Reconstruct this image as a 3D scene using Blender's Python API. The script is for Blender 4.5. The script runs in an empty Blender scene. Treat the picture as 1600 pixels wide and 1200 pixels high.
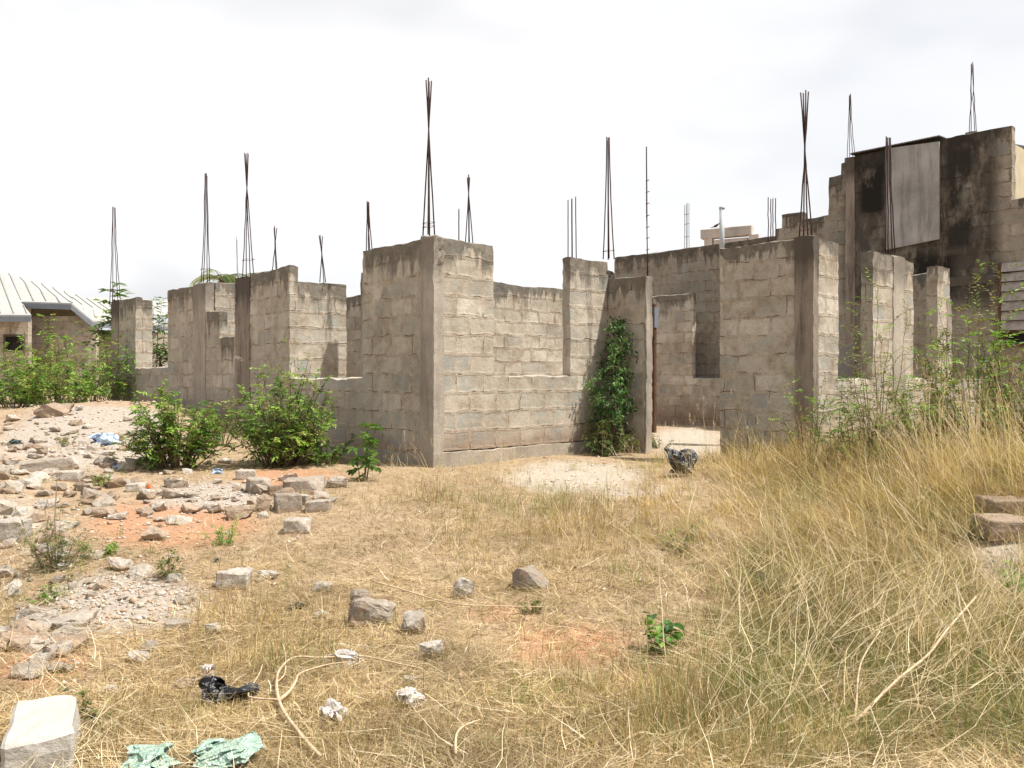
import bpy, bmesh, math, random
import numpy as np
from mathutils import Vector, Matrix, noise

# ------------------------------------------------------------------ camera
sc = bpy.context.scene
F = 1277.0                       # focal length in photo pixels (1600 px wide)
EYE = 1.15                       # eye height above the ground at the house corner
HOR = 588.0                      # photo row of the horizon
cd = bpy.data.cameras.new("camera"); cam = bpy.data.objects.new("camera", cd)
sc.collection.objects.link(cam); sc.camera = cam
cam.location = (0, 0, EYE); cam.rotation_euler = (math.pi / 2, 0, 0)
cd.sensor_width = 36; cd.lens = F / 1600 * 36; cd.shift_y = -12 / 1600
cd.clip_start = 0.05; cd.clip_end = 2000

# ------------------------------------------------------------------ light
SUN_DIR = Vector((1.188, -0.257, 2.35)).normalized()
EL = math.asin(SUN_DIR.z)
sl = bpy.data.lights.new("sun", 'SUN'); so = bpy.data.objects.new("sun", sl)
sc.collection.objects.link(so)
sl.energy = 4.9; sl.angle = math.radians(1.5); sl.color = (1.0, 0.95, 0.87)
so.rotation_euler = SUN_DIR.to_track_quat('Z', 'Y').to_euler()
so.location = (8, -3, 12)
w = bpy.data.worlds.new("World"); sc.world = w; w.use_nodes = True
nt = w.node_tree; nt.nodes.clear()
def wn(t): return nt.nodes.new(t)
sky = wn('ShaderNodeTexSky'); sky.sky_type = 'NISHITA'; sky.sun_disc = False
sky.sun_elevation = EL; sky.sun_rotation = math.atan2(SUN_DIR.x, SUN_DIR.y)
sky.air_density = 1.2; sky.dust_density = 3.0
tc = wn('ShaderNodeTexCoord'); mp = wn('ShaderNodeMapping'); mp.inputs['Scale'].default_value = (1, 1, 2.2)
mp.inputs['Location'].default_value = (0.35, 0.2, 0.1)
n1 = wn('ShaderNodeTexNoise'); n1.inputs['Scale'].default_value = 1.9; n1.inputs['Detail'].default_value = 7; n1.inputs['Roughness'].default_value = 0.52
n2 = wn('ShaderNodeTexNoise'); n2.inputs['Scale'].default_value = 1.1; n2.inputs['Detail'].default_value = 4
nt.links.new(tc.outputs['Generated'], mp.inputs[0]); nt.links.new(mp.outputs[0], n1.inputs[0]); nt.links.new(mp.outputs[0], n2.inputs[0])
r1 = wn('ShaderNodeValToRGB'); r1.color_ramp.elements[0].position = 0.33; r1.color_ramp.elements[1].position = 0.52
r1.color_ramp.elements[0].color = (0.85, 0.85, 0.85, 1)
nt.links.new(n1.outputs[0], r1.inputs[0])
r2 = wn('ShaderNodeValToRGB'); r2.color_ramp.elements[0].position = 0.44; r2.color_ramp.elements[1].position = 0.59
r2.color_ramp.elements[0].color = (4.1, 4.2, 4.6, 1); r2.color_ramp.elements[1].color = (6.7, 6.7, 6.75, 1)
nt.links.new(n2.outputs[0], r2.inputs[0])
mx = wn('ShaderNodeMixRGB'); nt.links.new(r1.outputs[0], mx.inputs[0]); nt.links.new(sky.outputs[0], mx.inputs[1]); nt.links.new(r2.outputs[0], mx.inputs[2])
bg = wn('ShaderNodeBackground'); bg.inputs[1].default_value = 0.10
wo = wn('ShaderNodeOutputWorld'); nt.links.new(mx.outputs[0], bg.inputs[0]); nt.links.new(bg.outputs[0], wo.inputs[0])
vs = sc.view_settings; vs.view_transform = 'Standard'; vs.look = 'None'; vs.gamma = 1; vs.exposure = 0.62; vs.use_curve_mapping = False
sc.cycles.max_bounces = 5; sc.cycles.diffuse_bounces = 3; sc.cycles.transparent_max_bounces = 5

# ------------------------------------------------------------------ helpers
rng = random.Random(7); R = np.random.default_rng(11)
AX = Vector((-0.6848, 0.7287)); BX = Vector((0.7287, 0.6848))     # the two wall directions
ROT = math.atan2(BX.y, BX.x)
O = Vector(((678 - 800) / F * 10.3, 10.3))                         # near corner of the house
def uv_of(X, Y):
    d = Vector((X, Y)) - O
    return d.dot(BX), d.dot(AX)
def U(px, v=0.0):      # where photo column px meets the wall plane v (running along B)
    t = (px - 800) / F; r = Vector((t, 1)); k = (v + O.dot(AX)) / r.dot(AX)
    return (r * k - O).dot(BX)
def V(px, u=0.0):
    t = (px - 800) / F; r = Vector((t, 1)); k = (u + O.dot(BX)) / r.dot(BX)
    return (r * k - O).dot(AX)
def atz(px, depth): return ((px - 800) / F * depth, depth)
def sstep(a, b, x):
    t = np.clip((x - a) / (b - a), 0, 1); return t * t * (3 - 2 * t)
def gblob(X, Y, cx, cy, rx, ry, h):
    d = ((X - cx) / rx) ** 2 + ((Y - cy) / ry) ** 2
    return h * np.exp(-d)
def ground(X, Y):
    X = np.asarray(X, float); Y = np.asarray(Y, float)
    z = -0.33 + 0.33 * sstep(4.0, 9.3, Y)
    z = z + 0.48 * sstep(-2.2, -6.5, X) * sstep(10.2, 15.0, Y)
    z = z + gblob(X, Y, -7.4, 14.6, 1.5, 1.3, 0.24)               # gravel heap
    z = z + gblob(X, Y, -6.3, 9.8, 1.5, 1.2, 0.30) + gblob(X, Y, -5.6, 8.2, 1.0, .8, 0.12)
    z = z + gblob(X, Y, 4.6, 6.8, 1.3, 1.6, 0.36)                 # bank on the right
    z = z + gblob(X, Y, 3.0, 3.4, 1.2, 1.0, 0.10) + gblob(X, Y, 4.6, 9.2, 1.7, 1.1, 0.26)
    z = z + 0.022 * np.sin(X * 2.1 + 0.6 * Y) * np.cos(Y * 1.7) + 0.012 * np.sin(X * 5.3 + 2) * np.sin(Y * 6.1 + 1)
    return z
def gz(X, Y): return float(ground(X, Y))
def gp(px, py):        # where the photo ray meets the ground
    t = (px - 800) / F; q = (py - HOR) / F
    y = 2.0
    while y < 60:
        if EYE - q * y <= gz(t * y, y): break
        y += 0.02
    return t * y, y

def tag(o, label=None, cat=None, group=None, kind=None):
    if label: o['label'] = label
    if cat: o['category'] = cat
    if group: o['group'] = group
    if kind: o['kind'] = kind
    return o
def link(o, parent=None):
    sc.collection.objects.link(o)
    if parent: o.parent = parent
    return o
def empty(name, loc, rz=0, **k):
    o = bpy.data.objects.new(name, None); o.location = loc; o.rotation_euler = (0, 0, rz); o.empty_display_size = 0.2
    link(o); return tag(o, **k)
def mesh_obj(name, verts, faces, m, parent=None, smooth=False, uvs=None, cols=None, attrs=None):
    me = bpy.data.meshes.new(name); me.from_pydata(verts, [], faces); me.materials.append(m)
    if smooth: me.polygons.foreach_set('use_smooth', [True] * len(me.polygons))
    if uvs is not None:
        l = me.uv_layers.new(name='UVMap'); vi = np.empty(len(me.loops), int); me.loops.foreach_get('vertex_index', vi)
        l.data.foreach_set('uv', np.asarray(uvs, float)[vi].ravel())
    if cols is not None:
        a = me.color_attributes.new('col', 'FLOAT_COLOR', 'POINT'); c = np.ones((len(verts), 4)); c[:, :3] = cols
        a.data.foreach_set('color', c.ravel())
    for k, v in (attrs or {}).items():
        a = me.attributes.new(k, 'FLOAT', 'POINT'); a.data.foreach_set('value', np.asarray(v, float))
    me.update(); o = bpy.data.objects.new(name, me); return link(o, parent)
def np_mesh(name, co, faces_flat, sizes, m, cols, smooth=False):
    me = bpy.data.meshes.new(name); me.vertices.add(len(co)); me.vertices.foreach_set('co', co.astype(np.float32).ravel())
    me.loops.add(len(faces_flat)); me.loops.foreach_set('vertex_index', faces_flat.astype(np.int32))
    me.polygons.add(len(sizes)); st = np.concatenate([[0], np.cumsum(sizes)[:-1]]).astype(np.int32)
    me.polygons.foreach_set('loop_start', st)
    try: me.polygons.foreach_set('loop_total', sizes.astype(np.int32))
    except Exception: pass
    me.update(calc_edges=True); me.materials.append(m)
    a = me.color_attributes.new('col', 'FLOAT_COLOR', 'POINT'); c = np.ones((len(co), 4), np.float32); c[:, :3] = cols
    a.data.foreach_set('color', c.ravel())
    return link(bpy.data.objects.new(name, me))

# ------------------------------------------------------------------ materials
class NB:
    def __init__(s, name):
        s.m = bpy.data.materials.new(name); s.m.use_nodes = True; s.t = s.m.node_tree
        s.b = s.t.nodes['Principled BSDF']; s.b.inputs['Roughness'].default_value = 0.9
        s.b.inputs['Specular IOR Level'].default_value = 0.25
        s.tc = s.n('ShaderNodeTexCoord')
    def n(s, t, **k):
        x = s.t.nodes.new(t)
        for a, v in k.items(): setattr(x, a, v)
        return x
    def l(s, a, b): s.t.links.new(a, b)
    def noise(s, scale, detail=4, rough=0.55, vec=None, stretch=None):
        x = s.n('ShaderNodeTexNoise'); x.inputs['Scale'].default_value = scale; x.inputs['Detail'].default_value = detail; x.inputs['Roughness'].default_value = rough
        src = vec or s.tc.outputs['Object']
        if stretch:
            mp = s.n('ShaderNodeMapping'); mp.inputs['Scale'].default_value = stretch; s.l(src, mp.inputs[0]); src = mp.outputs[0]
        s.l(src, x.inputs['Vector']); return x.outputs[0]
    def ramp(s, src, stops):
        r = s.n('ShaderNodeValToRGB'); e = r.color_ramp.elements
        while len(e) < len(stops): e.new(0.5)
        for i, (p, c) in enumerate(stops):
            e[i].position = p; e[i].color = (c, c, c, 1) if isinstance(c, (int, float)) else (*c, 1)
        s.l(src, r.inputs[0]); return r.outputs[0]
    def mix(s, f, a, b, mode='MIX'):
        x = s.n('ShaderNodeMixRGB'); x.blend_type = mode
        for i, v in enumerate((f, a, b)):
            if isinstance(v, (int, float)): x.inputs[i].default_value = v if i == 0 else (v, v, v, 1)
            elif isinstance(v, tuple): x.inputs[i].default_value = (*v, 1)
            else: s.l(v, x.inputs[i])
        return x.outputs[0]
    def math(s, op, a, b=None, c=None):
        x = s.n('ShaderNodeMath'); x.operation = op
        for i, v in enumerate((a, b, c)):
            if v is None: continue
            if isinstance(v, (int, float)): x.inputs[i].default_value = v
            else: s.l(v, x.inputs[i])
        return x.outputs[0]
    def attr(s, name, out='Fac'):
        a = s.n('ShaderNodeAttribute'); a.attribute_name = name; return a.outputs[out]
    def bump(s, h, strength, dist, prev=None):
        b = s.n('ShaderNodeBump'); b.inputs['Strength'].default_value = strength; b.inputs['Distance'].default_value = dist
        s.l(h, b.inputs['Height'])
        if prev is not None: s.l(prev, b.inputs['Normal'])
        return b.outputs[0]
    def done(s, col, nrm=None, rough=None):
        if isinstance(col, tuple): s.b.inputs['Base Color'].default_value = (*col, 1)
        else: s.l(col, s.b.inputs['Base Color'])
        if nrm is not None: s.l(nrm, s.b.inputs['Normal'])
        if rough is not None: s.b.inputs['Roughness'].default_value = rough
        return s.m

def block_material(name, tint=(1, 1, 1), stain=0.6, dark=0.0, bw=0.46, bh=0.25):
    b = NB(name)
    uv = b.tc.outputs['UV']
    nv = b.n('ShaderNodeTexNoise'); nv.inputs['Scale'].default_value = 4.5; nv.inputs['Detail'].default_value = 4; b.l(uv, nv.inputs['Vector'])
    sub = b.n('ShaderNodeVectorMath'); sub.operation = 'SUBTRACT'; b.l(nv.outputs['Color'], sub.inputs[0]); sub.inputs[1].default_value = (.5, .5, .5)
    def warped(k):
        s_ = b.n('ShaderNodeVectorMath'); s_.operation = 'SCALE'; b.l(sub.outputs[0], s_.inputs[0]); s_.inputs['Scale'].default_value = k
        a = b.n('ShaderNodeVectorMath'); a.operation = 'ADD'; b.l(uv, a.inputs[0]); b.l(s_.outputs[0], a.inputs[1]); return a.outputs[0]
    def brick(vec, mortar, smooth):
        t = b.n('ShaderNodeTexBrick'); t.inputs['Scale'].default_value = 1; t.inputs['Brick Width'].default_value = bw; t.inputs['Row Height'].default_value = bh
        t.inputs['Mortar Size'].default_value = mortar; t.inputs['Mortar Smooth'].default_value = smooth
        t.inputs['Color1'].default_value = (0, 0, 0, 1); t.inputs['Color2'].default_value = (1, 1, 1, 1); t.inputs['Mortar'].default_value = (.5, .5, .5, 1)
        t.inputs['Bias'].default_value = 0
        b.l(vec, t.inputs['Vector']); return t
    b1 = brick(warped(0.085), 0.036, 0.6); b2 = brick(warped(0.12), 0.006, 0.25)
    per = b.ramp(b1.outputs['Color'], [(0.0, (0.30, 0.31, 0.30)), (0.3, (0.37, 0.36, 0.325)), (0.65, (0.45, 0.42, 0.37)), (1.0, (0.53, 0.50, 0.45))])
    n_big = b.noise(1.3, 5, 0.6); n_mid = b.noise(7, 6, 0.65); n_fine = b.noise(70, 4, 0.7)
    mort = b.mix(b.ramp(n_mid, [(0.3, 0.0), (0.7, 1.0)]), (0.29, 0.25, 0.205), (0.50, 0.45, 0.385))
    smear = b.ramp(b.noise(3.4, 6, 0.7), [(0.44, 0.0), (0.56, 0.85)])
    fac = b.math('MAXIMUM', b1.outputs['Fac'], smear)
    col = b.mix(fac, per, mort)
    col = b.mix(0.8, col, b.ramp(n_fine, [(0.25, 0.62), (0.7, 1.12)]), 'MULTIPLY')
    col = b.mix(0.85, col, b.ramp(n_big, [(0.3, (0.76, 0.72, 0.66)), (0.65, (1.12, 1.10, 1.07))]), 'MULTIPLY')
    # cracks along the joints
    cr = b.math('MULTIPLY', b2.outputs['Fac'], b.ramp(b.noise(3.2, 4, 0.6), [(0.50, 0.0), (0.58, 1.0)]))
    col = b.mix(b.math('MULTIPLY', cr, 0.85), col, (0.07, 0.05, 0.035))
    blot = b.ramp(b.noise(2.1, 7, 0.75), [(0.36, 0.0), (0.48, 1.0)]); col = b.mix(0.75, col, b.mix(blot, (0.70, 0.64, 0.56), (1, 1, 1)), 'MULTIPLY')
    # pits
    vo = b.n('ShaderNodeTexVoronoi'); vo.inputs['Scale'].default_value = 26; b.l(b.tc.outputs['Object'], vo.inputs['Vector'])
    pit = b.math('MULTIPLY', b.ramp(vo.outputs['Distance'], [(0.1, 1.0), (0.2, 0.0)]), b.ramp(n_mid, [(0.52, 0.0), (0.60, 1.0)]))
    col = b.mix(b.math('MULTIPLY', pit, 0.6), col, (0.08, 0.06, 0.045))
    # black weathering below the exposed tops with drips
    td = b.attr('topd')
    drip = b.noise(5.0, 5, 0.7, stretch=(1, 1, 0.16))
    s1 = b.math('SUBTRACT', 1.0, b.math('DIVIDE', td, b.math('MAXIMUM', 0.02, b.math('ADD', b.math('MULTIPLY', b.math('SUBTRACT', n_big, 0.47), 1.5), b.math('MULTIPLY', b.ramp(drip, [(0.35, 0.0), (0.75, 1.0)]), 0.8)))))
    s1 = b.ramp(s1, [(0.0, 0.0), (0.45, 1.0)])
    st = b.math('MULTIPLY', s1, b.math('MULTIPLY', b.ramp(n_mid, [(0.3, 0.5), (0.62, 1.0)]), stain))
    col = b.mix(st, col, (0.058, 0.050, 0.040))
    if dark > 0:
        da = b.attr('dark')
        dm = b.math('MULTIPLY', da, b.ramp(b.noise(2.2, 7, 0.7, stretch=(1, 1, 0.45)), [(0.30, 0.35), (0.5, 1.0)]))
        col = b.mix(b.math('MULTIPLY', dm, dark), col, (0.022, 0.019, 0.016))
    # splash dirt close to the soil
    gd = b.attr('low'); col = b.mix(b.math('MULTIPLY', gd, b.ramp(n_mid, [(0.3, 0.3), (0.7, 0.85)])), col, (0.19, 0.115, 0.07))
    col = b.mix(1.0, col, tint, 'MULTIPLY')
    n = b.bump(b1.outputs['Fac'], 0.4, 0.010)
    n = b.bump(b.math('SUBTRACT', n_mid, b.math('MULTIPLY', b.math('ADD', cr, pit), 0.5)), 0.7, 0.022, n)
    n = b.bump(n_fine, 0.55, 0.006, n)
    return b.done(col, n, 0.95)

def concrete_material(name, base, vari=(0.7, 1.15), stain=0.5, rough=0.92, fine=1.0):
    b = NB(name)
    nb = b.noise(1.6, 6, 0.6); nf = b.noise(60, 4, 0.7); nm = b.noise(9, 6, 0.7)
    c = b.mix(1.0, base, b.ramp(nb, [(0.3, vari[0]), (0.7, vari[1])]), 'MULTIPLY')
    c = b.mix(0.8, c, b.ramp(nf, [(0.3, 0.75), (0.7, 1.12)]), 'MULTIPLY')
    drip = b.noise(7, 5, 0.7, stretch=(1, 1, 0.1))
    c = b.mix(b.math('MULTIPLY', b.ramp(drip, [(0.48, 0.0), (0.68, 1.0)]), stain), c, (0.09, 0.07, 0.055))
    td = b.attr('topd')
    s1 = b.math('SUBTRACT', 1.0, b.math('DIVIDE', td, b.math('ADD', 0.1, b.math('MULTIPLY', drip, 1.1))))
    c = b.mix(b.math('MULTIPLY', b.ramp(s1, [(0.0, 0.0), (0.5, 1.0)]), stain), c, (0.05, 0.042, 0.034))
    n = b.bump(nm, 0.6, 0.02); n = b.bump(nf, 0.5, 0.006 * fine, n)
    return b.done(c, n, rough)

def rubble_material(name, base, soil=(0.33, 0.23, 0.15)):
    b = NB(name); nb = b.noise(6, 6, 0.65); nf = b.noise(55, 5, 0.7); nm = b.noise(20, 6, 0.7)
    c = b.mix(1.0, base, b.ramp(nb, [(0.3, 0.72), (0.7, 1.18)]), 'MULTIPLY')
    oi = b.n('ShaderNodeObjectInfo'); c = b.mix(1.0, c, b.ramp(oi.outputs['Random'], [(0, (0.72, 0.66, 0.60)), (.5, (0.95, 0.92, 0.88)), (1, (1.1, 1.08, 1.05))]), 'MULTIPLY')
    c = b.mix(b.ramp(nm, [(0.45, 0.0), (0.66, 0.75)]), c, soil); c = b.mix(0.8, c, b.ramp(nf, [(0.3, 0.62), (0.7, 1.15)]), 'MULTIPLY')
    sp = b.n('ShaderNodeSeparateXYZ'); b.l(b.tc.outputs['Generated'], sp.inputs[0])
    c = b.mix(b.ramp(b.math('ADD', sp.outputs[2], b.math('MULTIPLY', b.math('SUBTRACT', nm, .5), .5)), [(0.25, 0.85), (0.5, 0.0)]), c, soil)
    n = b.bump(nm, 0.9, 0.03); n = b.bump(nf, 0.8, 0.008, n)
    return b.done(c, n, 0.95)

def plain(name, col, rough=0.8, metal=0.0, spec=0.3, var=0.25, scale=12, bump=0.0):
    b = NB(name); c = b.mix(1.0, col, b.ramp(b.noise(scale, 5), [(0.3, 1 - var), (0.7, 1 + var)]), 'MULTIPLY')
    b.b.inputs['Metallic'].default_value = metal; b.b.inputs['Specular IOR Level'].default_value = spec
    return b.done(c, b.bump(b.noise(scale * 2, 4), bump, 0.02) if bump else None, rough)

def leaf_material(name, trans=0.35, rough=0.55, tt=(1.5, 1.6, 0.7)):
    b = NB(name); c = b.attr('col', 'Color')
    b.b.inputs['Roughness'].default_value = rough; b.b.inputs['Specular IOR Level'].default_value = 0.35
    b.l(c, b.b.inputs['Base Color'])
    tr = b.n('ShaderNodeBsdfTranslucent'); b.l(b.mix(1.0, c, tt, 'MULTIPLY'), tr.inputs[0])
    ms = b.n('ShaderNodeMixShader'); ms.inputs[0].default_value = trans
    out = b.t.nodes['Material Output']; b.l(b.b.outputs[0], ms.inputs[1]); b.l(tr.outputs[0], ms.inputs[2]); b.l(ms.outputs[0], out.inputs[0])
    return b.m

M = {}
M['block'] = block_material('sandcrete_blocks', (1.10, 1.095, 1.07), 0.8)
M['block_far'] = block_material('sandcrete_blocks_neighbour', (0.82, 0.80, 0.77), 0.85, dark=1.0)
M['column'] = concrete_material('cast_concrete', (0.41, 0.365, 0.305), stain=0.4)
M['column_dark'] = concrete_material('cast_concrete_stained', (0.30, 0.25, 0.20), stain=0.8)
M['plinth'] = concrete_material('plinth_render', (0.38, 0.33, 0.265), stain=0.2)
M['slab'] = concrete_material('floor_screed', (0.56, 0.50, 0.44), stain=0.0)
M['rubble'] = rubble_material('rubble_concrete', (0.53, 0.505, 0.46))
M['pale_block'] = concrete_material('pale_block', (0.47, 0.44, 0.395), vari=(.85, 1.1), stain=0.0)
M['rubble_brown'] = rubble_material('rubble_mortar', (0.40, 0.32, 0.25))
M['granite'] = rubble_material('rough_stone', (0.42, 0.385, 0.34))
M['rust'] = plain('rusty_steel', (0.055, 0.032, 0.027), 0.75, 0.3, var=0.5, scale=30)
M['rust_red'] = plain('rusty_steel_red', (0.16, 0.035, 0.035), 0.75, 0.2, var=0.4, scale=30)
M['pipe'] = plain('grey_pvc', (0.42, 0.45, 0.46), 0.5, var=0.08)
M['wood'] = plain('brown_timber', (0.10, 0.05, 0.03), 0.8, var=0.4, scale=20, bump=0.3)
M['stick'] = plain('dry_stick', (0.50, 0.38, 0.25), 0.85, var=0.3, scale=25, bump=0.3)
M['black_bag'] = plain('black_polythene', (0.008, 0.008, 0.010), 0.28, spec=0.6, var=0.2, bump=0.5, scale=30)
M['white_bag'] = plain('white_polythene', (0.52, 0.48, 0.45), 0.45, spec=0.5, var=0.35, bump=0.5, scale=30)
M['blue_bag'] = plain('pale_blue_polythene', (0.42, 0.54, 0.70), 0.45, spec=0.5, var=0.5, bump=0.5, scale=9)
M['teal_rag'] = plain('dark_teal_cloth', (0.05, 0.08, 0.09), 0.9, var=0.4, bump=0.5)
M['orange'] = plain('orange_plastic', (0.75, 0.16, 0.04), 0.5)
M['panel'] = concrete_material('pale_panel', (0.72, 0.71, 0.69), vari=(0.65, 1.15), stain=0.5)
M['board'] = plain('pale_board', (0.46, 0.45, 0.44), 0.8, var=0.15)
M['shutter'] = plain('weathered_slats', (0.34, 0.31, 0.28), 0.8, var=0.25, bump=0.2)
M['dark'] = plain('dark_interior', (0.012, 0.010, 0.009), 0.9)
M['fascia'] = plain('blue_grey_fascia', (0.17, 0.19, 0.22), 0.7, var=0.15)
M['roof'] = plain('cream_roof_sheet', (0.37, 0.37, 0.35), 0.7, var=0.08, scale=3)
M['rib'] = plain('roof_rib_steel', (0.25, 0.24, 0.21), 0.6)  # rib steel, its own grey-brown darker than the roof sheet
M['roof_rust'] = plain('rusty_roof_sheet', (0.07, 0.055, 0.045), 0.8, var=0.4)
M['cream'] = plain('cream_wall_paint', (0.45, 0.40, 0.28), 0.9, var=0.12, scale=4)
M['bird'] = plain('grey_brown_feathers', (0.05, 0.045, 0.045), 0.8)
M['leaf'] = leaf_material('green_leaves', 0.32)
M['grass'] = leaf_material('grass_blades', 0.30, 0.7, (1.4, 1.35, 0.72))
M['bark'] = plain('brown_stems', (0.14, 0.10, 0.06), 0.9, var=0.3, scale=30)

def glass_heap_material():
    b = NB('shattered_green_glass'); c = b.mix(b.ramp(b.noise(40, 5, 0.7), [(0.35, 0.0), (0.65, 1.0)]), (0.20, 0.33, 0.25), (0.42, 0.53, 0.45))
    b.b.inputs['Specular IOR Level'].default_value = 0.6
    vo = b.n('ShaderNodeTexVoronoi'); vo.inputs['Scale'].default_value = 90; b.l(b.tc.outputs['Object'], vo.inputs['Vector'])
    return b.done(c, b.bump(vo.outputs['Distance'], 0.8, 0.01), 0.25)
M['glass_heap'] = glass_heap_material()

def ground_material():
    b = NB('soil'); a = b.n('ShaderNodeAttribute'); a.attribute_name = 'col'
    sp = b.n('ShaderNodeSeparateColor'); b.l(a.outputs['Color'], sp.inputs[0])
    nb = b.noise(0.8, 6, 0.6); nm = b.noise(6, 7, 0.7); nf = b.noise(45, 5, 0.7)
    soil = b.mix(b.ramp(nm, [(0.3, 0.0), (0.7, 1.0)]), (0.27, 0.175, 0.105), (0.45, 0.35, 0.235))
    red = b.mix(nm, (0.33, 0.165, 0.09), (0.52, 0.31, 0.19))
    sand = b.mix(nm, (0.34, 0.28, 0.215), (0.52, 0.46, 0.385))
    grav = b.mix(nf, (0.24, 0.19, 0.15), (0.54, 0.48, 0.41))
    def m(ch): return b.ramp(b.math('ADD', sp.outputs[ch], b.math('MULTIPLY', b.math('SUBTRACT', nm, 0.5), 0.7)), [(0.35, 0.0), (0.65, 1.0)])
    c = b.mix(m(1), soil, red); c = b.mix(m(0), c, sand); c = b.mix(m(2), c, grav)
    c = b.mix(0.7, c, b.ramp(nf, [(0.3, 0.65), (0.7, 1.15)]), 'MULTIPLY')
    n = b.bump(nm, 0.8, 0.04); n = b.bump(nf, 0.7, 0.012, n)
    return b.done(c, n, 0.95)
M['ground'] = ground_material()

# ------------------------------------------------------------------ the ground sheet
def pix(X, Y, Z):
    return 800 + F * X / Y, HOR + F * (EYE - Z) / Y
def spaced(lo, hi, d0, k):
    a = [0.0]
    while a[-1] < max(abs(lo), abs(hi)): a.append(a[-1] + max(d0, a[-1] * k))
    a = np.array(a); return a
def blob2(px, py, cx, cy, rx, ry): return np.exp(-(((px - cx) / rx) ** 2 + ((py - cy) / ry) ** 2))
def regions(X, Y, Z):
    """soil kinds and plant cover as smooth patches on the plot, laid out from measured spots"""
    Ys = np.maximum(Y, 1.5); px, py = pix(X, Ys, Z)
    sand = np.maximum.reduce([blob2(px, py, 900, 745, 115, 26) * 1.2, blob2(px, py, 990, 768, 90, 14) * .8, blob2(px, py, 1570, 860, 45, 60) * 1.2,
                              blob2(px, py, 60, 700, 150, 40) * 0.45, blob2(px, py, 20, 820, 60, 60) * .8, blob2(px, py, 1075, 690, 70, 25)])
    red = np.maximum.reduce([blob2(px, py, 270, 820, 150, 42) * 1.1, blob2(px, py, 60, 1040, 90, 45), blob2(px, py, 890, 1010, 130, 45) * .85, blob2(px, py, 780, 960, 90, 25) * .6, blob2(px, py, 1000, 1060, 90, 30) * .65, blob2(px, py, 640, 1130, 120, 30) * .5, blob2(px, py, 180, 640, 80, 25) * .4,
                             blob2(px, py, 450, 745, 100, 16), blob2(px, py, 1100, 1080, 70, 40) * .7])
    grav = np.maximum.reduce([blob2(px, py, 190, 940, 120, 45) * 1.5, blob2(px, py, 330, 775, 110, 25) * 1.0, blob2(px, py, 130, 690, 160, 50) * 1.0, blob2(px, py, 150, 655, 120, 22) * 1.2])
    return px, py, sand, red, grav
a = spaced(0, 400, 0.07, 0.035)
xs = np.concatenate([-a[::-1], a[1:]]); ys = np.concatenate([-a[::-1][:-60:1][-60:], 0 * a[:1], a[1:]]) if False else np.concatenate([-a[1:][::-1], a])
ys = ys + 2.5
GX, GY = np.meshgrid(xs, ys); GZ = ground(GX, GY)
_, _, sa, re_, gr_ = regions(GX, GY, GZ)
front = (GY > 1.5)
cols = np.stack([sa * front, re_ * front, gr_ * front], -1).reshape(-1, 3)
ny, nx = GX.shape
idx = np.arange(nx * ny).reshape(ny, nx)
q = np.stack([idx[:-1, :-1], idx[:-1, 1:], idx[1:, 1:], idx[1:, :-1]], -1).reshape(-1)
co = np.stack([GX, GY, GZ], -1).reshape(-1, 3)
g = np_mesh('ground', co, q, np.full(len(q) // 4, 4), M['ground'], cols)
g.data.polygons.foreach_set('use_smooth', [True] * len(g.data.polygons)); tag(g, kind='structure')

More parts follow.
